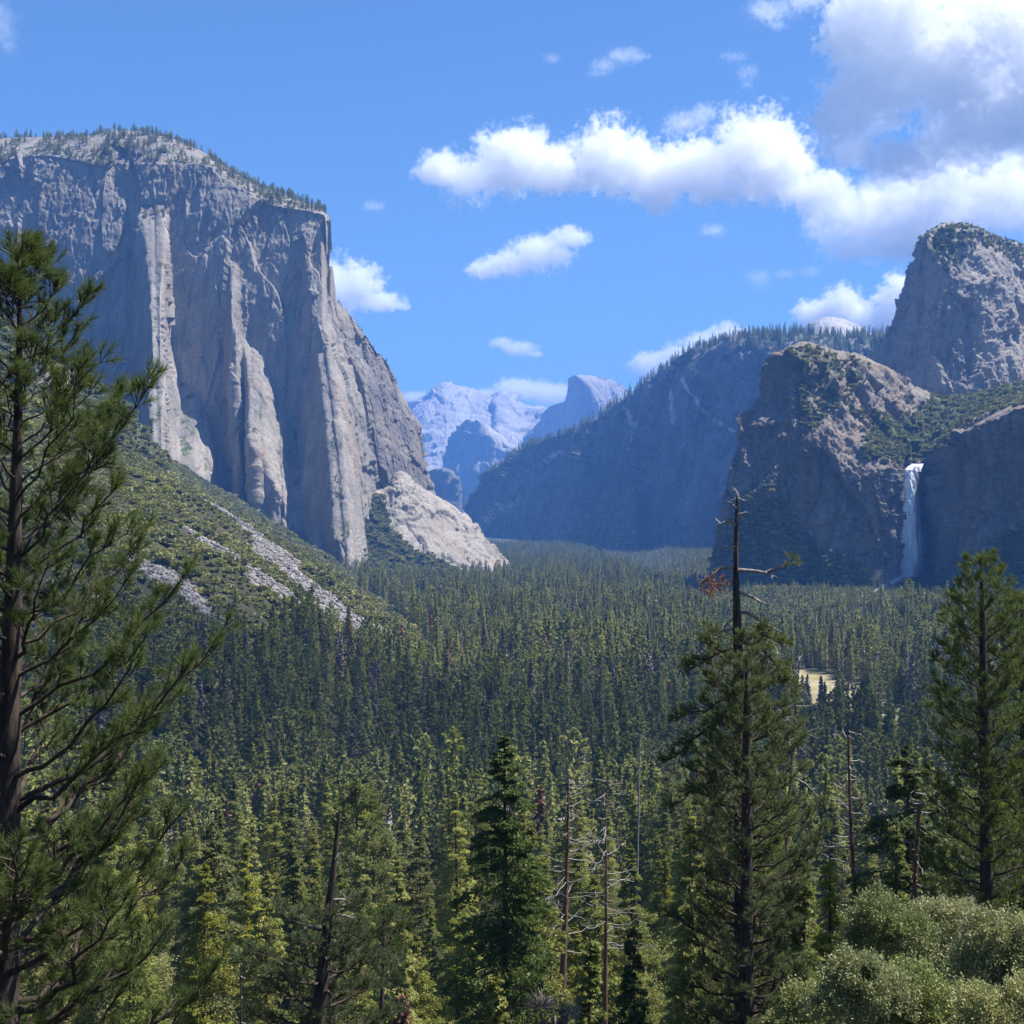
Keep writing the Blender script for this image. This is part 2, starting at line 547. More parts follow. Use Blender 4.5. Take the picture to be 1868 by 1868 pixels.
LIT = [  # places where the wall leans back: (polygon, steepness)
    ([(262, 375), (292, 372), (312, 440), (308, 560), (306, 620), (332, 680), (372, 740), (402, 800), (412, 905), (330, 900), (240, 880), (215, 760), (222, 680), (240, 600), (258, 480)], 1.0),
    ([(415, 470), (432, 480), (430, 640), (416, 600)], .75),
    ([(432, 590), (452, 620), (492, 680), (535, 750), (570, 830), (590, 900), (610, 1010), (550, 990), (500, 900), (462, 810), (436, 700)], .8),
    ([(545, 690), (575, 640), (612, 620), (632, 720), (648, 860), (664, 1030), (630, 1020), (590, 940), (560, 850), (540, 790)], .75),
    ([(545, 400), (595, 400), (606, 560), (612, 640), (585, 640), (560, 560)], .35),
    ([(640, 800), (665, 760), (690, 800), (680, 900), (650, 920)], .6),
]
def ec_relief(PX, PY, D):
    Z3 = np.stack((PX.ravel(), PY.ravel() * .2, 0 * PX.ravel()), -1)
    w = 16 * fbm(Z3, 1 / 30., 4, 77).reshape(PX.shape)
    sl = .165 + .06 * ss(600, 980, PY)
    for poly, st in LIT:
        m = ss(-7, 9, poly_sd(PX + w, PY, poly))
        sl = np.maximum(sl, m * st)
    dz = np.abs(np.gradient(PY, axis=1)) * D / F
    sl = sl * ss(320, 420, PY + 40)
    r = np.cumsum(sl * dz, axis=1)
    # melt the edges of the slabs sideways so they stand as ribs
    for _ in range(9):
        r[1:-1] = .25 * r[:-2] + .5 * r[1:-1] + .25 * r[2:]
    return r
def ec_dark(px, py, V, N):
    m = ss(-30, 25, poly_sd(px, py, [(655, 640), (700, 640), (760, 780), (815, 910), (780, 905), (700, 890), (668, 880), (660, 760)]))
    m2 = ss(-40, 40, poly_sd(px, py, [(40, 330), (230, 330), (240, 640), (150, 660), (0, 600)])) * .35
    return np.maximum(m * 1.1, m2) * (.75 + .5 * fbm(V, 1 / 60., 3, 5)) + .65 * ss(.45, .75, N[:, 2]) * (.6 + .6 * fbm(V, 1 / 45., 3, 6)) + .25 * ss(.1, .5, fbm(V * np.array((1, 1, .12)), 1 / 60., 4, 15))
def top_veg(lo):
    return lambda px, py, V, N: np.where(N[:, 2] > .6, lo, -.6)
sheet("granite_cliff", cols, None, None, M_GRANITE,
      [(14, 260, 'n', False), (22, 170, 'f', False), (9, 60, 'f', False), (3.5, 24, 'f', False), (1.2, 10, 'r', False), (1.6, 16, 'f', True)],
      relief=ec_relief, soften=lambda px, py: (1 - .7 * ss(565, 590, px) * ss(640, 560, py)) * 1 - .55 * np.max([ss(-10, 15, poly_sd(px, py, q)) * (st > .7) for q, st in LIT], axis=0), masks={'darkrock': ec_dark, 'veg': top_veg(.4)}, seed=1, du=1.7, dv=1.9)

# --- pale apron at the foot of the cliff
cols = []
for tx, ty, bx, by, d in [(640, 930, 640, 1045, 3080), (668, 900, 668, 1045, 3080), (700, 893, 700, 1046, 3110), (728, 862, 745, 1048, 3130), (756, 880, 785, 1050, 3150),
                          (800, 908, 830, 1052, 3170), (838, 936, 865, 1055, 3190), (872, 975, 890, 1058, 3200), (900, 1003, 912, 1060, 3210), (925, 1036, 928, 1064, 3220), (945, 1062, 940, 1075, 3400)]:
    cols.append([(tx - 15, ty + 25, d + 220), (tx, ty, d - 70), ((tx * 2 + bx) / 3, ty + (by - ty) * .4, d - 165), (bx, by, d - 300)])
VEGL = [(640, 900), (690, 905), (712, 960), (760, 1000), (820, 1030), (860, 1055), (640, 1060)]
sheet("granite_apron", cols, None, None, M_GRANITE, [(22, 90, 'f', True), (10, 35, 'f', True), (5, 15, 'f', True), (1.5, 6, 'r', True)],
      masks={'veg': lambda px, py, V, N: ss(-12, 12, poly_sd(px, py, VEGL)) * 1.2 - .3 + .5 * ss(-16, 4, poly_sd(px, py, [(700, 905), (722, 893), (752, 915), (745, 935), (712, 940)]))},
      squash=.6, seed=4, du=1.8, dv=1.8)

# --- rock outcrop high on the left slope
cols = []
for x, y, d in [(-160, 520, 1800), (-60, 560, 1800), (0, 585, 1790), (60, 640, 1780), (120, 668, 1770), (170, 705, 1765), (215, 752, 1760), (262, 808, 1755), (300, 850, 1750)]:
    cols.append([(x - 5, y + 40, d + 300), (x, y, d + 40), (x - 2, y + 30, d - 15), (x - 6, y + 150, d - 190)])
sheet("rocky_slope", cols, None, None, M_GREY, [(16, 120, 'r', True), (16, 50, 'f', True), (9, 22, 'f', True), (2, 9, 'r', True)],
      masks={'veg': lambda px, py, V, N: .62 - .5 * ss(-14, 6, poly_sd(px, py, [(80, 650), (135, 668), (130, 720), (90, 700)])) + 0 * px}, squash=.7, seed=8)

# --- right-hand rocks with the waterfall
LC = [
    [(1375, 800, 2900), (1350, 764, 2390), (1349, 768, 2380), (1347, 778, 2370), (1322, 890, 2330), (1284, 1085, 2290)],
    [(1395, 790, 2900), (1378, 749, 2390), (1378, 756, 2370), (1380, 776, 2340), (1368, 900, 2310), (1345, 1105, 2270)],
    [(1425, 760, 2900), (1408, 722, 2400), (1410, 735, 2370), (1418, 765, 2320), (1410, 900, 2290), (1405, 1115, 2250)],
    [(1450, 700, 2900), (1432, 652, 2420), (1434, 680, 2370), (1440, 748, 2300), (1448, 920, 2275), (1455, 1125, 2230)],
    [(1470, 690, 2900), (1462, 627, 2440), (1466, 700, 2330), (1476, 808, 2265), (1486, 950, 2250), (1495, 1135, 2210)],
    [(1520, 690, 2900), (1505, 632, 2460), (1512, 730, 2320), (1518, 850, 2240), (1530, 980, 2225), (1535, 1145, 2190)],
    [(1570, 700, 2900), (1556, 646, 2480), (1562, 750, 2340), (1566, 868, 2235), (1575, 1000, 2215), (1580, 1150, 2180)],
    [(1630, 730, 2950), (1615, 674, 2520), (1612, 775, 2380), (1612, 856, 2230), (1612, 1000, 2205), (1608, 1150, 2170)],
    [(1690, 760, 3000), (1672, 708, 2580), (1655, 790, 2420), (1644, 850, 2250), (1636, 980, 2215), (1630, 1120, 2170)],
    [(1715, 770, 3000), (1700, 722, 2620), (1680, 795, 2450), (1660, 851, 2320), (1658, 960, 2330), (1660, 1090, 2300)],
    [(1745, 770, 3000), (1728, 726, 2640), (1705, 795, 2450), (1690, 850, 2310), (1696, 960, 2330), (1702, 1090, 2290)],
    [(1790, 760, 3000), (1765, 722, 2640), (1742, 775, 2400), (1712, 826, 2210), (1722, 950, 2190), (1735, 1105, 2130)],
    [(1830, 750, 3000), (1815, 714, 2640), (1800, 745, 2380), (1772, 783, 2130), (1785, 930, 2110), (1790, 1110, 2050)],
    [(1890, 740, 3000), (1875, 704, 2640), (1872, 722, 2350), (1862, 746, 2060), (1868, 930, 2040), (1868, 1120, 1970)],
    [(1980, 720, 3000), (1960, 690, 2640), (1960, 700, 2300), (1955, 716, 2000), (1960, 930, 1980), (1960, 1120, 1900)],
    [(2100, 700, 3000), (2090, 670, 2640), (2090, 680, 2300), (2085, 690, 1950), (2090, 930, 1930), (2090, 1120, 1850)],
]
BOWL = [(1500, 700), (1580, 770), (1560, 840), (1650, 852), (1700, 830), (1800, 760), (1900, 735), (1990, 700), (1900, 690), (1760, 700), (1690, 720), (1640, 760)]
def lc_veg(px, py, V, N):
    v = ss(-25, 25, poly_sd(px, py, BOWL)) * 1.1 - .35
    v = np.maximum(v, .45 * ss(-20, 20, poly_sd(px, py, [(1440, 640), (1480, 628), (1600, 660), (1560, 720), (1480, 800), (1445, 760)])))
    v = np.maximum(v, .62 * ss(-40, 20, poly_sd(px, py, [(1300, 1000), (1350, 930), (1420, 900), (1470, 980), (1600, 1060), (1630, 1160), (1280, 1160)])))
    v = np.maximum(v, .75 * ss(-40, 20, poly_sd(px, py, [(1700, 1060), (1780, 1030), (1868, 960), (2090, 960), (2090, 1160), (1640, 1160)])))
    return v
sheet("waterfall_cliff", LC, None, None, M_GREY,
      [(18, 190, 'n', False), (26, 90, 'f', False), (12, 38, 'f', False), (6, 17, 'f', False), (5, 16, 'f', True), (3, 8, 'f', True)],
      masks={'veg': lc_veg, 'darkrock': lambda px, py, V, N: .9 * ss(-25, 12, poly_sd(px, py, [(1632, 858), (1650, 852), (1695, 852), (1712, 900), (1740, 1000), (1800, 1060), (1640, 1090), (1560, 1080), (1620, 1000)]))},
      squash=.3, seed=12, du=1.8, dv=1.9)

MC = []
for s, u, l, b, d in [((1600, 640), (1596, 650), (1592, 662), (1585, 700), 3060), ((1628, 600), (1618, 622), (1606, 650), (1600, 715), 3010), ((1652, 540), (1648, 596), (1640, 660), (1636, 735), 2960),
                      ((1678, 474), (1686, 560), (1688, 650), (1694, 760), 2910), ((1696, 432), (1724, 540), (1735, 640), (1742, 775), 2870), ((1728, 413), (1765, 520), (1780, 630), (1790, 780), 2880),
                      ((1775, 418), (1810, 515), (1828, 640), (1840, 780), 2930), ((1825, 436), (1856, 530), (1880, 650), (1890, 770), 3000), ((1880, 455), (1915, 560), (1940, 660), (1950, 770), 3090),
                      ((1960, 520), (1990, 600), (2010, 680), (2020, 770), 3200), ((2080, 600), (2090, 650), (2100, 700), (2110, 770), 3400)]:
    MC.append([(s[0] + 5, s[1] + 40, d + 650), (*s, d + 90), (*u, d + 20), (*l, d - 20), (*b, d - 60)])
sheet("granite_peak", MC, None, None, rock_material("peak_granite", light=(.40, .36, .31), dark=(.14, .13, .12), warm=(.33, .23, .15), sc=.8),
      [(18, 230, 'n', False), (30, 120, 'f', False), (11, 46, 'f', False), (6, 22, 'f', False), (3, 14, 'f', True), (2, 9, 'r', True)],
      masks={'veg': lambda px, py, V, N: np.maximum(.55 * ss(-20, 20, poly_sd(px, py, [(1690, 470), (1700, 420), (1740, 405), (1880, 445), (1870, 470), (1780, 440), (1720, 500)])), -.1)},
      squash=.5, seed=17, du=1.8, dv=1.9)

PALE_LIT = [[(1226, 684, 3), (1238, 730, 4), (1244, 785, 3)], [(1262, 700, 3), (1290, 742, 4), (1340, 788, 3)], [(1140, 745, 5), (1158, 790, 8), (1150, 822, 3)],
        [(1088, 990, 3), (1120, 958, 4), (1150, 880, 1)], [(900, 960, 3), (950, 905, 4)], [(960, 860, 3), (1010, 822, 4)]]  # white streaks, plus sunlit patches and gully painted into the rock colour
def cw_relief(PX, PY, D):
    # the nearer spur stands out to the right of the gully, with smaller ribs beside it
    ln = np.interp(PY, [600, 700, 790, 880, 940, 1010, 1040], [1215, 1195, 1172, 1150, 1105, 1050, 1030])
    r = 170 * ss(-14, 26, PX - ln)
    ln2 = np.interp(PY, [600, 760, 900, 1040], [1335, 1318, 1262, 1215])
    r = r + 110 * ss(-10, 24, PX - ln2)
    ln3 = np.interp(PY, [700, 800, 900, 1040], [1062, 1046, 1010, 930])
    return r + 90 * ss(-10, 30, PX - ln3)
# --- the blue ridge behind, its nearer spur, and the talus fan between them
cols = []
for x, y, d in [(835, 985, 7300), (868, 928, 7200), (900, 886, 7000), (950, 822, 6800), (1000, 800, 6550), (1060, 779, 6250), (1120, 743, 6000), (1170, 702, 5800), (1230, 665, 5600),
                (1310, 631, 5450), (1370, 616, 5350), (1450, 610, 5250), (1540, 614, 5200), (1620, 608, 5150), (1720, 590, 5100), (1900, 560, 5000)]:
    b = 1040
    cols.append([(x + 10, y + 30, d + 900), (x, y, d + 40), (x, y + (b - y) * .18, d - 60), (x - 2, y + (b - y) * .55, d - 170), (x - 10, b, d - 290)])
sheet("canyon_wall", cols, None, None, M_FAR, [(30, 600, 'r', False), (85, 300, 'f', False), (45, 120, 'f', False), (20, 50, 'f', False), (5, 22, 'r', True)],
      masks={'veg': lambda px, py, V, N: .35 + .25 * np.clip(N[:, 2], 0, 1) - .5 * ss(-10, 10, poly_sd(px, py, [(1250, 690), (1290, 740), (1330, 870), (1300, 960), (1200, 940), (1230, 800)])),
             'pale': lambda px, py, V, N: np.maximum.reduce([.75 * ss(-6, 4, strip(px, py, q_)) for q_ in PALE_LIT])}, relief=cw_relief, fade=26, squash=.35, seed=23)
cols = []
for x, y, d in [(925, 1020, 6170), (980, 997, 5970), (1040, 966, 5640), (1090, 936, 5430), (1130, 906, 5290), (1154, 882, 5210), (1160, 905, 5190), (1140, 960, 5190), (1110, 1015, 5190)]:
    cols.append([(x, y + 20, d + 300), (x, y, d), (x, (y + 1035) / 2, d - 60 - (1035 - y) * .8), (x, 1040, d - 100 - (1035 - y) * 1.7)])
sheet("talus_fan", cols, None, None, M_FAR, [(6, 90, 'r', True), (4, 40, 'f', True), (2, 20, 'r', True)], masks={'veg': lambda px, py, V, N: .5 + 0 * px}, squash=1, seed=31)

# --- half dome, the pale mountain, the small dome
HD = [
    [(950, 830, 14000), (955, 800, 13150), (955, 830, 13100), (955, 860, 13050), (955, 900, 13000)],
    [(985, 800, 14000), (982, 768, 13100), (980, 800, 13050), (980, 840, 13000), (980, 900, 12950)],
    [(1005, 780, 14000), (1003, 741, 13020), (1002, 780, 12980), (1002, 830, 12940), (1002, 900, 12900)],
    [(1030, 770, 14000), (1029, 732, 12960), (1029, 770, 12930), (1030, 820, 12900), (1030, 900, 12860)],
    [(1045, 730, 14000), (1040, 690, 12900), (1044, 740, 12880), (1050, 800, 12860), (1055, 900, 12830)],
    [(1058, 700, 14000), (1050, 685, 12860), (1074, 706, 12850), (1092, 742, 12840), (1100, 900, 12800)],
    [(1080, 700, 14000), (1066, 685, 12960), (1086, 702, 12960), (1100, 735, 12960), (1112, 900, 12900)],
    [(1100, 700, 14200), (1088, 687, 13150), (1103, 706, 13150), (1114, 740, 13150), (1130, 900, 13050)],
    [(1120, 710, 14400), (1113, 692, 13400), (1122, 712, 13400), (1130, 745, 13400), (1150, 900, 13300)],
    [(1140, 730, 14600), (1133, 703, 13700), (1140, 725, 13700), (1146, 755, 13700), (1170, 900, 13600)],
    [(1170, 770, 14800), (1160, 728, 14100), (1165, 750, 14100), (1170, 780, 14100), (1200, 900, 14000)],
]
sheet("half_dome", HD, None, None, rock_material("dome_granite", light=(.46, .44, .4), dark=(.25, .25, .25), warm=(.4, .33, .27), sc=4, warm_amt=.3), [(14, 420, 'n', False), (26, 200, 'f', False), (12, 80, 'f', False)],
      squash=.4, seed=37, du=1.3, dv=1.5)
cols = []
for x, y, d in [(690, 780, 16200), (725, 742, 16000), (760, 727, 16000), (790, 712, 16000), (812, 704, 16000), (830, 704, 16000), (852, 712, 16000), (880, 719, 15900), (897, 721, 15900), (914, 716, 15800),
                (926, 722, 15800), (940, 734, 15700), (965, 741, 15600), (1000, 745, 15500), (1040, 760, 15400), (1090, 800, 15300)]:
    cols.append([(x, y + 20, d + 1500), (x, y, d), (x + 2, y + 35, d - 700), (x, y + 110, d - 1900), (x, 880, d - 2700), (x, 960, d - 3400)])
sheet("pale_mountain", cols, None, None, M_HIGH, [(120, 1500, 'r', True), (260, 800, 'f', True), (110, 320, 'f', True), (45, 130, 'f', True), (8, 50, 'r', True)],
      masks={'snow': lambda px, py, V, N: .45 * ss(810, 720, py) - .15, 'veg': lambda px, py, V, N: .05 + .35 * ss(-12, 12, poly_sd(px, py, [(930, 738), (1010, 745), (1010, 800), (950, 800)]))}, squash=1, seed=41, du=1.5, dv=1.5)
cols = []
for x, y, d in [(815, 845, 12300), (828, 800, 12200), (850, 764, 12100), (868, 768, 12000), (886, 779, 11900), (905, 792, 11800), (925, 812, 11700), (960, 830, 11600)]:
    cols.append([(x + 6, y + 30, d + 700), (x, y, d), (x - 3, y + 50, d - 150), (x - 8, y + 110, d - 300), (x - 10, 975, d - 450)])
sheet("shaded_shoulder", cols, None, None, M_HIGH, [(20, 500, 'r', False), (70, 260, 'f', False), (30, 100, 'f', False)], squash=.5, seed=43)
cols = []
for x, y, d in [(740, 870, 8600), (770, 862, 8500), (800, 858, 8400), (818, 856, 8350), (829, 868, 8350), (836, 890, 8350), (842, 925, 8350), (850, 990, 8500)]:
    cols.append([(x - 4, y + 25, d + 500), (x, y, d + 20), (x, y + 30, d - 20), (x, y + 80, d - 60), (x + 3, 1020, d - 150)])
sheet("rock_column", cols, None, None, M_FAR, [(10, 240, 'r', False), (36, 90, 'f', False), (14, 40, 'f', False)], squash=.3, seed=47)
cols = []
for x, y, d in [(1420, 612, 7600), (1450, 603, 7300), (1475, 591, 7100), (1497, 581, 7000), (1520, 578, 7000), (1545, 584, 7050), (1565, 595, 7150), (1585, 606, 7300), (1610, 618, 7600)]:
    cols.append([(x, y + 15, d + 500), (x, y, d), (x, y + 12, d - 160), (x, y + 60, d - 500)])
sheet("granite_dome", cols, None, None, M_HIGH, [(8, 160, 'n', True), (4, 60, 's', True), (2, 25, 'r', True)], squash=1, seed=51)
#PART2
# ------------------------------------------------------------------ haze and clouds
hv = NT("valley_haze")
hv.t.nodes.remove(hv.b)
pv = hv.n('ShaderNodeVolumePrincipled')
pv.inputs['Color'].default_value = (.14, .38, 1.0, 1)
pv.inputs['Density'].default_value = HAZE_DENSITY
pv.inputs['Anisotropy'].default_value = 0.0
hv.t.links.new(pv.outputs[0], hv.out.inputs['Volume'])
hx0, hx1, hy0, hy1, hz0, hz1 = -9000, 9000, -900, 19000, -200, 1800
hV = [(x, y, z) for x in (hx0, hx1) for y in (hy0, hy1) for z in (hz0, hz1)]
hF = [(0, 1, 3, 2), (4, 6, 7, 5), (0, 4, 5, 1), (2, 3, 7, 6), (0, 2, 6, 4), (1, 5, 7, 3)]
tag(link("haze", mesh_from("haze", hV, np.array(hF), hv.m, smooth=False)), kind='stuff')

cm = NT("cloud_vapour")
cm.t.nodes.remove(cm.b)
pv = cm.n('ShaderNodeVolumePrincipled')
pv.inputs['Color'].default_value = (1, 1, 1, 1)
pv.inputs['Density'].default_value = 1.0
pv.inputs['Anisotropy'].default_value = 0.25
cm.t.links.new(pv.outputs[0], cm.out.inputs['Volume'])

def cloud(label, centre, blobs, voxel, dens, seed, rough=1.0, soft=.2, nscale=None, cat="cloud"):
    """blobs: (x, y, z, rx, ry, rz) in metres about the centre"""
    vol = bpy.data.volumes.new("cloud")
    o = bpy.data.objects.new("cloud", vol)
    COL.objects.link(o)
    o.location = centre
    B = np.array(blobs)
    lo = (B[:, :3] - B[:, 3:] * 1.45).min(0)
    hi = (B[:, :3] + B[:, 3:] * 1.45).max(0)
    g = bpy.data.node_groups.new("cloud", 'GeometryNodeTree')
    g.interface.new_socket('Geometry', in_out='OUTPUT', socket_type='NodeSocketGeometry')
    N, L = g.nodes, g.links
    out = N.new('NodeGroupOutput'); vc = N.new('GeometryNodeVolumeCube'); sm = N.new('GeometryNodeSetMaterial')
    vc.inputs['Min'].default_value = lo
    vc.inputs['Max'].default_value = hi
    for ax, i in (('X', 0), ('Y', 1), ('Z', 2)):
        vc.inputs['Resolution ' + ax].default_value = int(max(12, (hi[i] - lo[i]) / (voxel * (1.6 if i == 1 else 1))))
    pos = N.new('GeometryNodeInputPosition')
    cur = None
    for (x, y, z, rx, ry, rz) in blobs:
        s_ = N.new('ShaderNodeVectorMath'); s_.operation = 'SUBTRACT'
        L.new(pos.outputs[0], s_.inputs[0]); s_.inputs[1].default_value = (x, y, z)
        m = N.new('ShaderNodeVectorMath'); m.operation = 'DIVIDE'
        L.new(s_.outputs[0], m.inputs[0]); m.inputs[1].default_value = (rx, ry, rz)
        l = N.new('ShaderNodeVectorMath'); l.operation = 'LENGTH'
        L.new(m.outputs[0], l.inputs[0])
        if cur is None:
            cur = l.outputs['Value']
        else:
            q = N.new('ShaderNodeMath'); q.operation = 'SMOOTH_MIN'
            L.new(cur, q.inputs[0]); L.new(l.outputs['Value'], q.inputs[1]); q.inputs[2].default_value = .3
            cur = q.outputs[0]
    ns = nscale or float(B[:, 3:].max(0).min()) * 1.5
    a = N.new('ShaderNodeVectorMath'); a.operation = 'ADD'
    L.new(pos.outputs[0], a.inputs[0]); a.inputs[1].default_value = (seed * 977.0, seed * 31.0, 0)
    tot = cur
    for sc_, amp, det in ((1 / ns, 2.0 * rough, 8), (3.7 / ns, 2.5 * rough, 6), (11 / ns, 1.7 * rough, 5)):
        nz = N.new('ShaderNodeTexNoise')
        nz.inputs['Scale'].default_value = sc_
        nz.inputs['Detail'].default_value = det
        nz.inputs['Roughness'].default_value = .66
        L.new(a.outputs[0], nz.inputs['Vector'])
        m = N.new('ShaderNodeMath'); m.operation = 'MULTIPLY_ADD'
        L.new(nz.outputs[0], m.inputs[0]); m.inputs[1].default_value = -amp; m.inputs[2].default_value = amp * .5
        e = N.new('ShaderNodeMath'); e.operation = 'ADD'
        L.new(tot, e.inputs[0]); L.new(m.outputs[0], e.inputs[1])
        tot = e.outputs[0]
    mr = N.new('ShaderNodeMapRange')
    L.new(tot, mr.inputs[0])
    mr.inputs[1].default_value = 1.0; mr.inputs[2].default_value = 1.0 - soft
    mr.inputs[3].default_value = 0; mr.inputs[4].default_value = dens
    L.new(mr.outputs[0], vc.inputs['Density'])
    sm.inputs['Material'].default_value = cm.m
    L.new(vc.outputs[0], sm.inputs[0]); L.new(sm.outputs[0], out.inputs[0])
    vol.materials.append(cm.m)
    md = o.modifiers.new('vapour', 'NODES')
    md.node_group = g
    tag(o, label, cat, 'white clouds in the blue sky')
    return o

def sky_cloud(label, d, puffs, dens=.012, seed=1, voxel_px=1.7, depth=1.0, **kw):
    """puffs: picture x, y and half sizes in picture pixels at distance d"""
    c = W(np.mean([p[0] for p in puffs]), np.mean([p[1] for p in puffs]), d)
    bl = []
    rng = random.Random(seed)
    for px, py, rx, ry in puffs:
        q = W(px, py, d) - c
        bl.append((q[0], rng.uniform(-.3, .3) * rx / F * d, q[2], rx / F * d, max(rx * .7, ry) / F * d * depth, ry / F * d))
    return cloud(label, c, bl, voxel_px / F * d, dens, seed, **kw)

sky_cloud("long bank of puffy white cloud left of the biggest cloud", 9000,
          [(800, 305, 50, 26), (860, 322, 60, 40), (935, 300, 62, 56), (1010, 315, 60, 44), (1110, 285, 75, 62), (1200, 310, 75, 48), (1290, 300, 80, 56), (1380, 285, 85, 72), (1430, 240, 40, 30),
           (1440, 300, 50, 50), (1200, 365, 25, 24), (1330, 350, 30, 18)], dens=.011, seed=2)
sky_cloud("small white cloud joined to the right end of the long bank", 8600, [(1480, 350, 52, 38), (1520, 345, 36, 36), (1475, 385, 24, 16)], dens=.009, seed=3)
sky_cloud("biggest cloud, white with grey patches, in the upper right corner", 8000,
          [(1560, 60, 75, 75), (1650, 40, 110, 100), (1600, 180, 95, 75), (1540, 220, 60, 55), (1720, 130, 130, 100), (1820, 60, 120, 100), (1850, 190, 110, 90), (1760, 240, 90, 60), (1560, 270, 60, 32), (1640, 290, 90, 40), (1930, 120, 120, 120)], dens=.009, seed=4, depth=.7)
sky_cloud("flat dark grey cloud base just left of the tall right-hand peak", 9200,
          [(1600, 400, 110, 60), (1700, 380, 130, 75), (1820, 350, 130, 90), (1560, 450, 60, 26), (1660, 440, 110, 36), (1750, 300, 110, 50)], dens=.012, seed=5, rough=.8, soft=.8)
sky_cloud("slanting white cloud alone in the middle of the sky", 12000, [(885, 492, 34, 16), (930, 480, 46, 26), (985, 462, 50, 30), (1040, 432, 36, 18), (1010, 470, 34, 20)], dens=.009, seed=6)
sky_cloud("white cloud coming out from behind the edge of the great cliff", 14000, [(600, 525, 60, 48), (645, 520, 50, 36), (690, 550, 42, 18), (725, 560, 22, 8)], dens=.009, seed=7)
sky_cloud("small flat cloud above the gap of the valley", 17500, [(915, 625, 22, 10), (945, 635, 32, 13), (975, 646, 16, 6)], dens=.006, seed=8)
sky_cloud("low white cloud on the horizon left of the half dome", 24000, [(905, 725, 40, 16), (945, 712, 45, 20), (1000, 718, 50, 18), (760, 725, 30, 12)], dens=.006, seed=9)
sky_cloud("white cloud lying along the wooded ridge", 21000, [(1190, 668, 40, 24), (1240, 655, 44, 26), (1290, 635, 44, 28), (1330, 615, 36, 26), (1370, 620, 30, 16)], dens=.006, seed=10)
sky_cloud("bright white cloud behind the small dome and the tall peak", 20500, [(1490, 572, 40, 22), (1540, 560, 40, 32), (1590, 575, 50, 36), (1640, 550, 50, 44), (1650, 590, 60, 30)], dens=.008, seed=11)
sky_cloud("thin ragged cloud high in the middle, below the top edge", 9500, [(1105, 120, 24, 12), (1140, 100, 34, 12), (1170, 102, 18, 8), (1090, 135, 18, 6)], dens=.004, seed=12, rough=1.5, soft=.6)
sky_cloud("tiny wisp left of the ragged cloud", 9500, [(1006, 108, 16, 10)], dens=.003, seed=13, rough=1.3, soft=.6)
sky_cloud("hooked thin wisp left of the biggest cloud", 9300, [(1340, 105, 22, 9), (1362, 130, 20, 14), (1362, 155, 14, 10)], dens=.003, seed=14, rough=1.5, soft=.6)
sky_cloud("thin cloud in the top edge beside the biggest cloud", 8800, [(1410, 15, 44, 20), (1470, 5, 50, 16), (1420, 45, 24, 10)], dens=.004, seed=15, rough=1.3, soft=.6)
sky_cloud("faint puff above the long bank, right of its highest hump", 9600, [(1250, 225, 40, 20), (1285, 205, 26, 16), (1215, 240, 18, 9)], dens=.005, seed=16, rough=1.3, soft=.6)
sky_cloud("small faint puff below the right half of the long bank", 10500, [(1302, 421, 26, 13)], dens=.004, seed=17, rough=1.2, soft=.6)
sky_cloud("pair of thin patches left of the tall peak", 12500, [(1385, 508, 26, 18), (1478, 494, 22, 11), (1430, 500, 24, 8)], dens=.0022, seed=18, rough=1.3, soft=.7)
sky_cloud("tiny wisp over the shoulder of the great cliff", 14000, [(682, 376, 22, 9)], dens=.003, seed=19, rough=1.3, soft=.6)
sky_cloud("pale wisp cut by the left edge near the top", 8000, [(0, 40, 34, 44), (15, 85, 18, 14)], dens=.0016, seed=20, rough=1.2, soft=.8)

# clouds overhead, out of the picture: they shade the foreground trees and the middle of the forest
def overhead(label, patches, alt, seed):
    """patches: (x, y, rx, ry) of the shadow on the ground near z = -120"""
    k_ = (alt + 120) / SUN_DIR.z
    ox, oy = SUN_DIR.x * k_, SUN_DIR.y * k_
    c = np.array((np.mean([p[0] for p in patches]) + ox, np.mean([p[1] for p in patches]) + oy, alt))
    bl = [(x + ox - c[0], y + oy - c[1], 0, rx, ry, min(170, .8 * min(rx, ry))) for x, y, rx, ry in patches]
    o = cloud(label, c, bl, 34, .0029, seed, rough=.5, soft=.3)
    del o['group']
    return o
overhead("grey cloud high above the middle of the forest", [(-430, 680, 300, 230), (-120, 800, 360, 290), (260, 800, 380, 300), (620, 720, 330, 270), (-560, 980, 190, 120)], 2150, 61)
#PART3
# ------------------------------------------------------------------ tree building
def rng_dirs(rs, n):
    v = rs.normal(size=(n, 3))
    return v / np.linalg.norm(v, axis=1, keepdims=True)

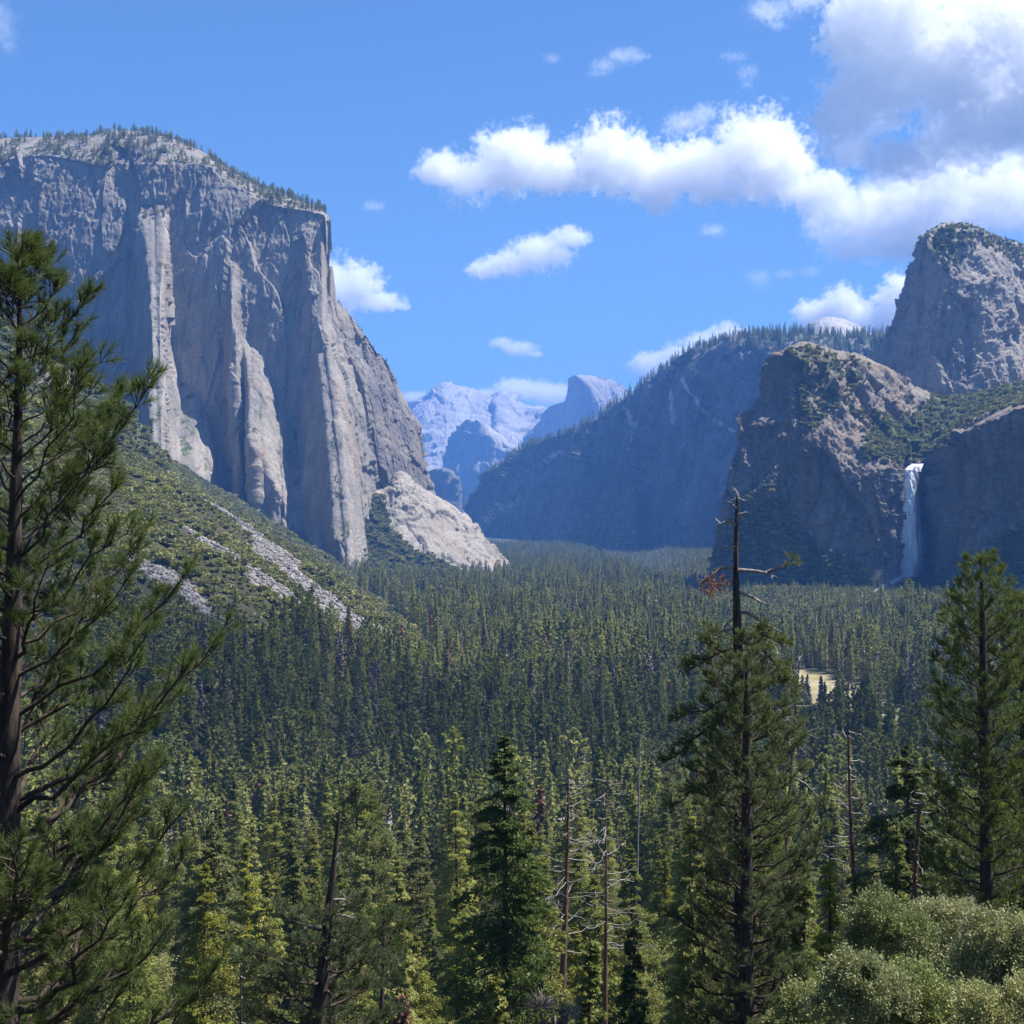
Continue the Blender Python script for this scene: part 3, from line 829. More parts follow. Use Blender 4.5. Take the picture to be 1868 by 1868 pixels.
class Geo:
    """collects vertices, triangles / quads and a tint value"""
    def __init__(self):
        self.V, self.T, self.Q, self.A, self.n = [], [], [], [], 0
    def add(self, V, T=None, Q=None, a=0.5):
        V = np.asarray(V, float)
        if T is not None and len(T): self.T.append(np.asarray(T) + self.n)
        if Q is not None and len(Q): self.Q.append(np.asarray(Q) + self.n)
        self.V.append(V)
        self.A.append(np.broadcast_to(np.asarray(a, float), (len(V),)))
        self.n += len(V)
    def tube(self, pts, rad, sides=6, a=.5):
        pts = np.asarray(pts, float)
        n = len(pts)
        tg = np.gradient(pts, axis=0)
        tg /= np.linalg.norm(tg, axis=1, keepdims=True) + 1e-9
        ref = np.where(np.abs(tg[:, 2:3]) > .9, np.array([[1., 0, 0]]), np.array([[0, 0, 1.]]))
        u = np.cross(tg, ref); u /= np.linalg.norm(u, axis=1, keepdims=True) + 1e-9
        w = np.cross(tg, u)
        th = np.arange(sides) / sides * 2 * np.pi
        rad = np.broadcast_to(np.asarray(rad, float), (n,))
        V = pts[:, None] + rad[:, None, None] * (np.cos(th)[None, :, None] * u[:, None] + np.sin(th)[None, :, None] * w[:, None])
        i = np.arange(n - 1)[:, None] * sides
        j = np.arange(sides)[None]
        j2 = (j + 1) % sides
        Q = np.stack((i + j, i + j2, i + sides + j2, i + sides + j), -1).reshape(-1, 4)
        self.add(V.reshape(-1, 3), Q=Q, a=a)
    def blades(self, C, D, length, width, rs, a):
        """one thin triangle per centre C along direction D"""
        n = len(C)
        s = np.cross(D, rng_dirs(rs, n))
        s /= np.linalg.norm(s, axis=1, keepdims=True) + 1e-9
        L = np.broadcast_to(np.asarray(length, float), (n,))[:, None]
        w = np.broadcast_to(np.asarray(width, float), (n,))[:, None]
        V = np.stack((C - s * w * .5, C + s * w * .5, C + D * L), 1).reshape(-1, 3)
        self.add(V, T=np.arange(3 * n).reshape(-1, 3), a=np.repeat(np.broadcast_to(a, (n,)), 3))
    def leaves(self, C, size, rs, a, normal=None, stretch=1.5, flat=.6):
        """one small diamond per centre"""
        n = len(C)
        u = rng_dirs(rs, n)
        if normal is not None:
            u = u * flat + normal
            u /= np.linalg.norm(u, axis=1, keepdims=True)
        w = np.cross(u, rng_dirs(rs, n)); w /= np.linalg.norm(w, axis=1, keepdims=True) + 1e-9
        sz = np.broadcast_to(np.asarray(size, float), (n,))[:, None]
        V = np.stack((C - u * sz * stretch * .5, C + w * sz * .5, C + u * sz * stretch * .5, C - w * sz * .5), 1).reshape(-1, 3)
        self.add(V, Q=np.arange(4 * n).reshape(-1, 4), a=np.repeat(np.broadcast_to(a, (n,)), 4))
    def mesh(self, name, mat, smooth=False):
        V = np.concatenate(self.V)
        fs = []
        if self.T: fs.append(np.concatenate(self.T))
        if self.Q: fs.append(np.concatenate(self.Q))
        return mesh_from(name, V, fs, mat, attrs={'tint': np.concatenate(self.A)}, smooth=smooth)

def conifer(seed, H=30, Rb=4.2, base=.12, n_leaf=5000, leaf=.42, kind='fir', lean=0.0):
    """returns (trunk Geo, crown Geo) of a tree of height H standing at the origin"""
    rs = np.random.RandomState(seed)
    tk, cr = Geo(), Geo()
    hs = np.linspace(-2, H, 9)
    off = np.cumsum(rs.normal(0, .06, (9, 2)), 0) * (H / 30)
    pts = np.stack((off[:, 0] + lean * hs / H, off[:, 1], hs), -1)
    r0 = .011 * H + .08
    tk.tube(pts, np.linspace(r0, .03, 9), 7)
    nb = int({'fir': 170, 'pine': 62, 'round': 40, 'thin': 150, 'dead': 70}[kind] * (H / 30) ** .5)
    lop = rs.uniform(0, 2 * np.pi)
    per = max(6, n_leaf // nb)
    C, Nn, A, Sz = [], [], [], []
    for b in range(nb):
        t = (b + rs.uniform(0, 1)) / nb
        if kind in ('fir', 'thin', 'dead'):
            prof = (1 - t) ** (.62 if kind == 'fir' else .5) * (.62 + .38 * min(1, t * 5 + .15))
            slope = .35 - .75 * (1 - t)
        elif kind == 'pine':
            prof = math.sin(math.pi * min(1, .18 + .82 * (1 - t)) * .62) * (1.0 if t < .93 else .5) * (.6 + .4 * min(1, t * 3))
            slope = .25 + .2 * t
        else:
            prof = math.sqrt(max(0, 1 - (t * 1.02) ** 2.5)) * (.7 + .3 * min(1, t * 4))
            slope = .5
        L = max(.3, Rb * prof * rs.uniform(.62, 1.15))
        z = H * (base + (1 - base) * t * .985)
        az = rs.uniform(0, 2 * np.pi)
        L *= 1 + .16 * math.cos(az - lop)
        if rs.rand() < .07: L *= .45
        dr = np.array((math.cos(az), math.sin(az), 0))
        s = np.linspace(0, 1, 5)
        zz = z + L * (slope * s - (.35 if kind in ('fir', 'thin') else -.25) * s * s * (1 if kind != 'pine' else .8))
        bp = np.stack((dr[0] * L * s, dr[1] * L * s, zz), -1)
        tx = np.interp(z, hs, pts[:, 0]); ty = np.interp(z, hs, pts[:, 1])
        bp[:, 0] += tx; bp[:, 1] += ty
        if L > .8 and (b % 2 == 0 or kind == 'dead'):
            tk.tube(bp, np.linspace(.035 + .012 * L, .015, 5), 3)
        if kind == 'dead':
            for q in range(per // 3):
                s0 = rs.uniform(.25, 1)
                p0 = np.array([np.interp(s0, s, bp[:, i]) for i in range(3)])
                d = dr * .6 + rng_dirs(rs, 1)[0] * .8; d /= np.linalg.norm(d)
                cr.blades(p0[None], d[None], rs.uniform(.3, 1.1), .05, rs, rs.rand())
            continue
        n = int(per * (.35 + .9 * L / Rb))
        s0 = rs.beta(2.2, 1.1, n)
        wdt = L * (.46 if kind != 'round' else .42) * np.sin(np.pi * np.clip(s0 * .8 + .2, 0, 1)) ** .8 + .12
        side = np.array((-dr[1], dr[0], 0))
        lat = rs.uniform(-1, 1, n)
        th = {'fir': .09, 'thin': .1, 'pine': .26, 'round': .3}[kind]
        if kind in ('pine', 'round'):      # foliage in rounded pads near the branch ends
            s0 = .35 + .65 * s0
            wdt = L * .3 + .15
            lat = np.clip(rs.normal(0, .55, n), -1.3, 1.3)
        c = np.stack([np.interp(s0, s, bp[:, i]) for i in range(3)], -1)
        c += side[None] * (lat * wdt)[:, None]
        c[:, 2] += rs.normal(0, th, n) * (L * .5 + .3) * (.55 if kind in ('fir', 'thin') else .6) - np.abs(lat) * wdt * (.22 if kind in ('fir', 'thin') else 0)
        if kind in ('pine', 'round'):
            q = rs.randint(0, max(2, n // 26), n)
            ctr = rs.normal(0, .16 * L, (q.max() + 1, 3)) * np.array((1, 1, .6))
            c = c * .55 + (c.mean(0) * .45) + ctr[q] * 1.3
        C.append(c)
        Nn.append(np.broadcast_to(dr * .9 + np.array((0, 0, -.12 if kind in ('fir', 'thin') else .5)), (n, 3)))
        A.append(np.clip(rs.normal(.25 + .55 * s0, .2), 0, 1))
        Sz.append(rs.uniform(.6, 1.25, n) * leaf)
    if C:
        # the leader
        n = 24
        zt = rs.uniform(.96, 1.0, n) * H
        C.append(np.stack((lean * zt / H + rs.normal(0, .1, n) + off[-1, 0], rs.normal(0, .1, n) + off[-1, 1], zt), -1))
        Nn.append(np.broadcast_to(np.array((0, 0, 1.)), (n, 3))); A.append(np.full(n, .7)); Sz.append(np.full(n, leaf * .7))
        C, Nn = np.concatenate(C), np.concatenate(Nn)
        cr.leaves(C, np.concatenate(Sz), rs, np.concatenate(A), normal=Nn, stretch=1.9 if kind != 'round' else 1.2, flat=.75)
    return tk, cr

def bush(seed, n=420, leaf=.32, sq=.75):
    rs = np.random.RandomState(seed)
    g = Geo()
    k_ = rs.randint(4, 8)
    ctr = rs.uniform(-.55, .55, (k_, 3)) * np.array((1, 1, .35)) + np.array((0, 0, .35))
    rr = rs.uniform(.35, .6, k_)
    q = rs.randint(0, k_, n)
    d = rng_dirs(rs, n)
    d[:, 2] = np.abs(d[:, 2]) * 1.1 - .25
    c = ctr[q] + d * (rr[q] * rs.uniform(.75, 1.05, n))[:, None]
    c[:, 2] *= sq
    g.leaves(c, leaf * rs.uniform(.6, 1.2, n), rs, np.clip(rs.normal(.5, .25, n), 0, 1), normal=d, stretch=1.3, flat=.8)
    return g

def boulder(seed):
    rs = np.random.RandomState(seed)
    import bmesh
    bm = bmesh.new()
    bmesh.ops.create_icosphere(bm, subdivisions=2, radius=.6)
    V = np.array([v.co[:] for v in bm.verts])
    Fc = np.array([[v.index for v in f.verts] for f in bm.faces])
    bm.free()
    V = V * (1 + .45 * facet(V * 1.6 + seed * 3.1, seed)[:, None]) * rs.uniform(.7, 1.2, 3)
    V[:, 2] += .15
    return mesh_from("boulder", V, Fc, M_BOULDER, smooth=False)
kb = NT("boulder_stone")
kp = kb.n('ShaderNodeTexCoord').outputs['Object']
kb.put(kb.b.inputs['Base Color'], kb.mix(kb.n('ShaderNodeObjectInfo').outputs['Random'], (.13, .12, .115), kb.mix(kb.noise(kp, 3, 4), (.30, .28, .26), (.38, .355, .32))))
M_BOULDER = kb.m

def forms(name, meshes):
    """a collection of source shapes that are only drawn through scattering"""
    c = bpy.data.collections.new(name)
    for i, me in enumerate(meshes):
        o = bpy.data.objects.new("%s_%02d" % (name, i), me)
        c.objects.link(o)
    return c

def scatter(name, pts, scl, idx, coll, label=None, zs=None):
    me = bpy.data.meshes.new(name)
    n = len(pts)
    me.vertices.add(n)
    me.vertices.foreach_set("co", np.asarray(pts, np.float32).ravel())
    rs = np.random.RandomState(n)
    a = me.attributes.new('scl', 'FLOAT_VECTOR', 'POINT')
    s3 = np.stack((scl, scl, scl * (1 if zs is None else zs)), -1)
    a.data.foreach_set('vector', s3.astype(np.float32).ravel())
    a = me.attributes.new('rot', 'FLOAT_VECTOR', 'POINT')
    r3 = np.stack((rs.normal(0, .025, n), rs.normal(0, .025, n), rs.uniform(0, 6.283, n)), -1)
    a.data.foreach_set('vector', r3.astype(np.float32).ravel())
    a = me.attributes.new('pick', 'INT', 'POINT')
    a.data.foreach_set('value', np.asarray(idx, np.int32))
    o = link(name, me)
    g = bpy.data.node_groups.new(name, 'GeometryNodeTree')
    g.interface.new_socket('Geometry', in_out='INPUT', socket_type='NodeSocketGeometry')
    g.interface.new_socket('Geometry', in_out='OUTPUT', socket_type='NodeSocketGeometry')
    N, L = g.nodes, g.links
    gi, go = N.new('NodeGroupInput'), N.new('NodeGroupOutput')
    ip = N.new('GeometryNodeInstanceOnPoints')
    ci = N.new('GeometryNodeCollectionInfo')
    ci.inputs['Collection'].default_value = coll
    ci.inputs['Separate Children'].default_value = True
    ci.inputs['Reset Children'].default_value = True
    ip.inputs['Pick Instance'].default_value = True
    def named(nm, ty):
        x = N.new('GeometryNodeInputNamedAttribute'); x.data_type = ty; x.inputs[0].default_value = nm
        return x.outputs[0]
    L.new(gi.outputs[0], ip.inputs['Points'])
    L.new(ci.outputs[0], ip.inputs['Instance'])
    L.new(named('pick', 'INT'), ip.inputs['Instance Index'])
    L.new(named('rot', 'FLOAT_VECTOR'), ip.inputs['Rotation'])
    L.new(named('scl', 'FLOAT_VECTOR'), ip.inputs['Scale'])
    L.new(ip.outputs[0], go.inputs[0])
    md = o.modifiers.new('scatter', 'NODES')
    md.node_group = g
    tag(o, label, kind='stuff')
    return o

# ------------------------------------------------------------------ the forest: far trees as one mass
def joined(tk, cr, foli, bark=M_BARK):
    """trunk and crown in one mesh, for far trees"""
    V = np.concatenate(tk.V + cr.V)
    nt = sum(len(v) for v in tk.V)
    fs, mi = [], []
    for g, off, m in ((tk, 0, 0), (cr, nt, 1)):
        for lst in (g.T, g.Q):
            if lst:
                f = np.concatenate(lst) + off
                fs.append(f); mi.append(np.full(len(f), m))
    return mesh_from("conifer", V, fs, [bark, foli], np.concatenate(mi), {'tint': np.concatenate(tk.A + cr.A)}, smooth=False)

FAR = []
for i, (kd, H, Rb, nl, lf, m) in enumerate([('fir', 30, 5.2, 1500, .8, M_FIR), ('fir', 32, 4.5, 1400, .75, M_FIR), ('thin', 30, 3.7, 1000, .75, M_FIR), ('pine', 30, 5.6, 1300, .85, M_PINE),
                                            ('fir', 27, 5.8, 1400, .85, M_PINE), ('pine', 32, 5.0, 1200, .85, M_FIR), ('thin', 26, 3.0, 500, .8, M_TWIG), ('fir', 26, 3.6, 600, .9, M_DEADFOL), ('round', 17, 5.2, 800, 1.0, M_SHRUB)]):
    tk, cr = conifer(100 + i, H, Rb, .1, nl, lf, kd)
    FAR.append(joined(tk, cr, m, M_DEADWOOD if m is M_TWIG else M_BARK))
c_far = forms("conifer_form", FAR)

def in_view(P, mx=60, top=-400):
    px, py = to_px(P)
    return (px > -mx) & (px < 1868 + mx)

rs = np.random.RandomState(7)
def jitter_grid(x0, x1, y0, y1, s):
    gx, gy = np.meshgrid(np.arange(x0, x1, s), np.arange(y0, y1, s))
    X = gx.ravel() + rs.uniform(-.48, .48, gx.size) * s
    Y = gy.ravel() + rs.uniform(-.48, .48, gx.size) * s
    return X, Y

tree_x, tree_y = [], []
for y0, y1, s in ((112, 440, 13.5), (440, 1300, 12), (1300, 2400, 12), (2400, 5600, 15)):
    X, Y = jitter_grid(-.42 * y1, .42 * y1, y0, y1, s)
    tree_x.append(X); tree_y.append(Y)
X, Y = np.concatenate(tree_x), np.concatenate(tree_y)
Z = gz(X, Y)
P = np.stack((X, Y, Z), -1)
keep = in_view(P, 320)
nz_ = fbm(P * np.array((1, 1, 0)), 1 / 90., 3, 55)
hmax = np.interp(Y, [0, 800, 1050, 1200, 1900, 2400, 3000, 5000], [-60, -75, -110, -142, -140, -125, -105, -90]) + 14 * nz_
left = X < 0
keep &= np.where(left & (Y > 500), Z < hmax, True)
keep &= (meadow_at(X, Y) + .2 * nz_ < 0)
keep &= ~((scree_at(X, Y) > -3) & (Z > -146))
keep &= (nz_ > -.55)
# keep clear the near slope in front of the foreground trees' feet
P, nz_ = P[keep], nz_[keep]
order = np.argsort(P[:, 1])
P, nz_ = P[order], nz_[order]
near_n = 300 - 22
inf = np.nonzero(in_view(P, 60))[0][:near_n]
pick_ = np.zeros(len(P), bool); pick_[inf] = True
NEAR, FARP = P[pick_], P[~pick_]
n = len(FARP)
hs_ = (rs.normal(1.14, .27, n) + .35 * fbm(FARP, 1 / 120., 2, 67)).clip(.4, 1.9) * np.interp(FARP[:, 1], [300, 1200, 3000, 5000], [.82, .95, .85, .6])
idx = rs.choice(9, n, p=[.20, .18, .11, .15, .11, .09, .055, .015, .09])
hs_ = np.where((FARP[:, 0] > 280) & (FARP[:, 1] > 1650), hs_ * .42, hs_)
brown = fbm(FARP, 1 / 60., 2, 66) > .3
idx = np.where(brown & (rs.rand(n) < .5), rs.choice([6, 8, 6, 5], n), idx)
pts_all, scl_all, idx_all = [FARP], [hs_], [idx]

def sheet_points(name, n, cond, seed):
    rs2 = np.random.RandomState(seed)
    out = []
    for V, Nf, px, py, at in SHEETS[name]:
        ok = cond(px, py, V, Nf, at) & (px > -30) & (px < 1900)
        ii = np.nonzero(ok)[0]
        if len(ii):
            out.append(V[rs2.choice(ii, min(n, len(ii)), replace=False)])
    return np.concatenate(out) if out else np.zeros((0, 3))
def add_far(Pp, s_lo, s_hi, kinds=(0, 1, 2, 4), seed=0):
    r2 = np.random.RandomState(seed)
    pts_all.append(Pp - np.array((0, 0, .5))); scl_all.append(r2.uniform(s_lo, s_hi, len(Pp))); idx_all.append(r2.choice(kinds, len(Pp)))
add_far(sheet_points("granite_cliff", 1200, lambda px, py, V, N, at: (N[:, 2] > .55) & (V[:, 1] < 3600) & (py < 420) & (V[:, 2] > 600) & (pn(V / 60.) > -.08), 1), .3, .8, (3, 3, 8, 8, 4), 1)
add_far(sheet_points("granite_cliff", 70, lambda px, py, V, N, at: (px > 604) & (px < 812) & (N[:, 2] > .5), 2), .2, .4, (0, 3, 4), 2)
add_far(sheet_points("canyon_wall", 2600, lambda px, py, V, N, at: (N[:, 2] > .35) & (px > 860), 3), .7, 1.5, (0, 1, 2, 4), 3)
add_far(sheet_points("canyon_wall", 1300, lambda px, py, V, N, at: (py < np.interp(px, [868, 1060, 1230, 1450, 1868], [945, 775, 664, 612, 590])) & (px > 860) & (py < np.interp(px, [868, 1060, 1230, 1450, 1868], [995, 790, 672, 625, 600])), 4), .4, 1.0, (0, 1, 4, 3), 4)
add_far(sheet_points("talus_fan", 700, lambda px, py, V, N, at: V[:, 2] > -200, 6), .5, 1.0, (0, 1, 4, 8), 6)
add_far(sheet_points("granite_peak", 260, lambda px, py, V, N, at: (at['veg'] > .2) & (N[:, 2] > .4), 7), .2, .42, (0, 3, 4), 7)
add_far(sheet_points("waterfall_cliff", 500, lambda px, py, V, N, at: (at['veg'] > .4) & (N[:, 2] > .3), 8), .25, .6, (0, 3, 4, 8), 8)
add_far(sheet_points("granite_apron", 260, lambda px, py, V, N, at: (at['veg'] > .5), 9), .3, .6, (0, 3, 4, 8), 9)
add_far(sheet_points("rocky_slope", 60, lambda px, py, V, N, at: (N[:, 2] > .4), 10), .2, .4, (0, 3, 8), 10)
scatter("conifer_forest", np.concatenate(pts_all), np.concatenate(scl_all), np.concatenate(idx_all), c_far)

# ------------------------------------------------------------------ chaparral and scree on the slopes
BUSH = [bush(200 + i).mesh("shrub", M_SHRUB) for i in range(5)]
c_bush = forms("shrub_form", BUSH)
X, Y = jitter_grid(-1150, 60, 700, 3050, 6.2)
Z = gz(X, Y)
Pb = np.stack((X, Y, Z), -1)
keep = in_view(Pb, 320) & (Z > np.interp(Y, [900, 1300, 3000], [-118, -142, -140])) & (scree_at(X, Y) < rs.normal(-5, 5, len(X))) & (fbm(Pb, 1 / 26., 3, 88) > -.42)
Pb = Pb[keep]
pts, scs = [Pb], [rs.uniform(2.0, 7.0, len(Pb)) * (1 + .6 * fbm(Pb, 1 / 60., 2, 89))]
for nm, cnt, cond, lo, hi in (("rocky_slope", 2600, lambda px, py, V, N, at: at['veg'] > .3, 2.5, 6.5), ("waterfall_cliff", 3600, lambda px, py, V, N, at: (at['veg'] > .3) & (N[:, 2] > .2), 3, 7.5),
                              ("granite_apron", 1600, lambda px, py, V, N, at: at['veg'] > .3, 3, 8), ("granite_peak", 700, lambda px, py, V, N, at: (at['veg'] > .1) & (N[:, 2] > .3), 3, 6),
                              ("talus_fan", 900, lambda px, py, V, N, at: V[:, 2] > -200, 5, 11)):
    q = sheet_points(nm, cnt, cond, 77)
    pts.append(q); scs.append(rs.uniform(lo, hi, len(q)))
X, Y = jitter_grid(250, 900, 1850, 2450, 7)
q = np.stack((X, Y, gz(X, Y)), -1)
q = q[in_view(q, 60)]
pts.append(q); scs.append(rs.uniform(3.5, 9, len(q)))
# understory below the near trees
X, Y = jitter_grid(-200, 200, 60, 430, 4.5)
q = np.stack((X, Y, gz(X, Y)), -1)
q = q[in_view(q, 60)]
pts.append(q); scs.append(rs.uniform(1.5, 4.2, len(q)))
pts, scs = np.concatenate(pts), np.concatenate(scs)
scatter("chaparral_shrubs", pts, scs, rs.randint(0, 5, len(pts)), c_bush)

c_rock = forms("boulder_form", [boulder(i) for i in range(4)])
X, Y = jitter_grid(-700, 60, 900, 2300, 3.4)
sm = scree_at(X, Y)
kp_ = (sm > rs.normal(1, 5, len(X)))
X, Y = X[kp_], Y[kp_]
q = np.stack((X, Y, gz(X, Y)), -1)
scatter("scree_boulders", q, rs.uniform(.8, 2.0, len(q)) ** 1.6 * 1.3, rs.randint(0, 4, len(q)), c_rock)
#PART4
# ------------------------------------------------------------------ the nearest trees, each one a thing of its own
def tree_thing(name, label, cat, loc, trunk_me, crown_me, crown_name="crown", group=None, rotz=0, sc=1.0):
    r = empty(name, loc)
    r.rotation_euler = (0, 0, rotz)
    r.scale = (sc, sc, sc)
    tag(r, label, cat, group)
    if trunk_me: link("trunk", trunk_me, r)
    if crown_me: link(crown_name, crown_me, r)
    return r

KIN = [('fir', 30, 5.6, M_FIR), ('fir', 33, 4.9, M_FIR), ('thin', 30, 4.0, M_FIR), ('pine', 31, 5.6, M_PINE), ('fir', 27, 6.0, M_PINE), ('pine', 33, 5.0, M_PINE),
       ('thin', 27, 3.4, M_PINE), ('dead', 27, 2.8, M_TWIG), ('fir', 22, 3.4, M_DEADFOL), ('round', 16, 5.0, M_SHRUB)]
PROTO = []
for i, (kd, H, Rb, m) in enumerate(KIN):
    tk, cr = conifer(300 + i, H, Rb, .07 if kd != 'pine' else .2, 30000, .19, kd)
    PROTO.append((tk.mesh("trunk", M_DEADWOOD if m is M_TWIG else M_BARK, True), cr.mesh("crown", m)))
ZONES = [(430, "behind the long-needled pine"), (610, "left of the broken-topped pine"), (830, "right of the broken-topped pine"),
         (1010, "around the dark pointed fir"), (1210, "beside the two bare snags"), (1490, "behind the tall dead-topped pine"), (9999, "behind the pale oaks")]
LOOK = ["broad green fir", "slim green fir", "narrow bluish green conifer", "open green pine", "bushy yellow green fir", "tall rounded pine", "thin yellow green conifer", "bare grey dead conifer", "rust brown dying fir", "low round olive tree"]
NAMES = ["fir_tree", "fir_tree", "conifer", "pine_tree", "fir_tree", "pine_tree", "conifer", "dead_tree", "dying_fir", "oak_tree"]
CATS = ["fir tree", "fir tree", "conifer", "pine tree", "fir tree", "pine tree", "conifer", "dead tree", "fir tree", "oak tree"]
rs = np.random.RandomState(11)
for q in range(len(NEAR)):
    x, y, z = NEAR[q]
    kd = rs.choice(10, p=[.24, .23, .17, .04, .13, .03, .10, .03, .015, .015])
    px, py = to_px(np.array((x, y, z)))
    zone = next(t for lim, t in ZONES if px < lim)
    row = "in the near rows" if y < 190 else "in the middle rows" if y < 260 else "in the far rows"
    sc = float(np.clip(rs.normal(1.0, .2), .45, 1.4)) * float(np.interp(y, [110, 220, 400], [.8, .95, 1.05]))
    lab = "%s %s, %s" % (LOOK[kd], zone, row)
    tree_thing(NAMES[kd], lab, CATS[kd], (x, y, z - .3), PROTO[kd][0], PROTO[kd][1], group=lab, rotz=rs.uniform(0, 6.28), sc=sc)

def px_path(pts, d):
    """picture points (x, y[, extra distance]) -> world points"""
    return np.array([W(p[0], p[1], d + (p[2] if len(p) > 2 else 0)) for p in pts])

def resample(P, n):
    P = np.asarray(P, float)
    s = np.r_[0, np.cumsum(np.linalg.norm(np.diff(P, axis=0), axis=1))]
    t = np.linspace(0, s[-1], n)
    return np.stack([np.interp(t, s, P[:, i]) for i in range(3)], -1)

def needle_tufts(cr, P0, D, L, rs, n, nl, nw):
    """bottle brushes of needles along the ends of twigs (start P0, unit direction D, length L)"""
    m = len(P0)
    k_ = np.repeat(np.arange(m), n)
    t = rs.uniform(0, 1, m * n) ** .7
    C = P0[k_] + D[k_] * (L[k_] * t)[:, None]
    per = np.cross(D[k_], rng_dirs(rs, m * n))
    per /= np.linalg.norm(per, axis=1, keepdims=True) + 1e-9
    th = np.radians(rs.uniform(28, 72, m * n)) * (1.05 - .55 * t)
    d = D[k_] * np.cos(th)[:, None] + per * np.sin(th)[:, None]
    base = np.clip(rs.normal(.5, .22, m), 0, 1)
    cr.blades(C, d, nl * rs.uniform(.75, 1.15, m * n), nw, rs, np.clip(base[k_] + rs.normal(0, .12, m * n), 0, 1))

def grow_limb(tk, ends, path, r0, rs, twigs, tl, upturn=.5, sides=5, from_=.25):
    """wood of one limb with side twigs; the twig ends are collected for foliage"""
    path = resample(path, 8)
    L = np.linalg.norm(np.diff(path, axis=0), axis=1).sum()
    path[1:-1] += rs.normal(0, .022 * L, (6, 3))
    tk.tube(path, np.linspace(r0, max(.006, r0 * .22), 8), sides)
    tg = path[-1] - path[-2]; tg /= np.linalg.norm(tg)
    ends.append((path[-1] - tg * tl * .35, tg, tl * .8))
    for q in range(twigs):
        s = from_ + (1 - from_) * ((q + rs.uniform(0, 1)) / twigs) ** .8
        i = min(6, int(s * 7)); f = s * 7 - i
        p = path[i] * (1 - f) + path[i + 1] * f
        t = path[i + 1] - path[i]; t /= np.linalg.norm(t)
        side = np.cross(t, (0, 0, 1.)); side /= np.linalg.norm(side) + 1e-9
        d = t * rs.uniform(.5, .9) + side * rs.choice((-1, 1)) * rs.uniform(.35, .9) + np.array((0, 0, 1)) * rs.uniform(-.15, .75) * upturn
        d /= np.linalg.norm(d)
        l = tl * rs.uniform(.7, 1.7) * (1 + .9 * (1 - s) * min(1, L / 2.2))
        mid = p + d * l * .5
        e = d + np.array((0, 0, 1)) * upturn * .8; e /= np.linalg.norm(e)
        tip = mid + e * l * .5
        tk.tube(np.array((p, mid, tip)), (max(.008, r0 * .3), max(.006, r0 * .2), .004), 3)
        ends.append((tip - e * tl * .55, e, tl * .75))
        if l > tl * 1.25:
            for _ in range(2):
                d2 = e * .7 + rng_dirs(rs, 1)[0] * .6 + np.array((0, 0, .25)) * upturn; d2 /= np.linalg.norm(d2)
                tk.tube(np.array((mid, mid + d2 * tl * .8)), (.008, .004), 3)
                ends.append((mid + d2 * tl * .3, d2, tl * .6))

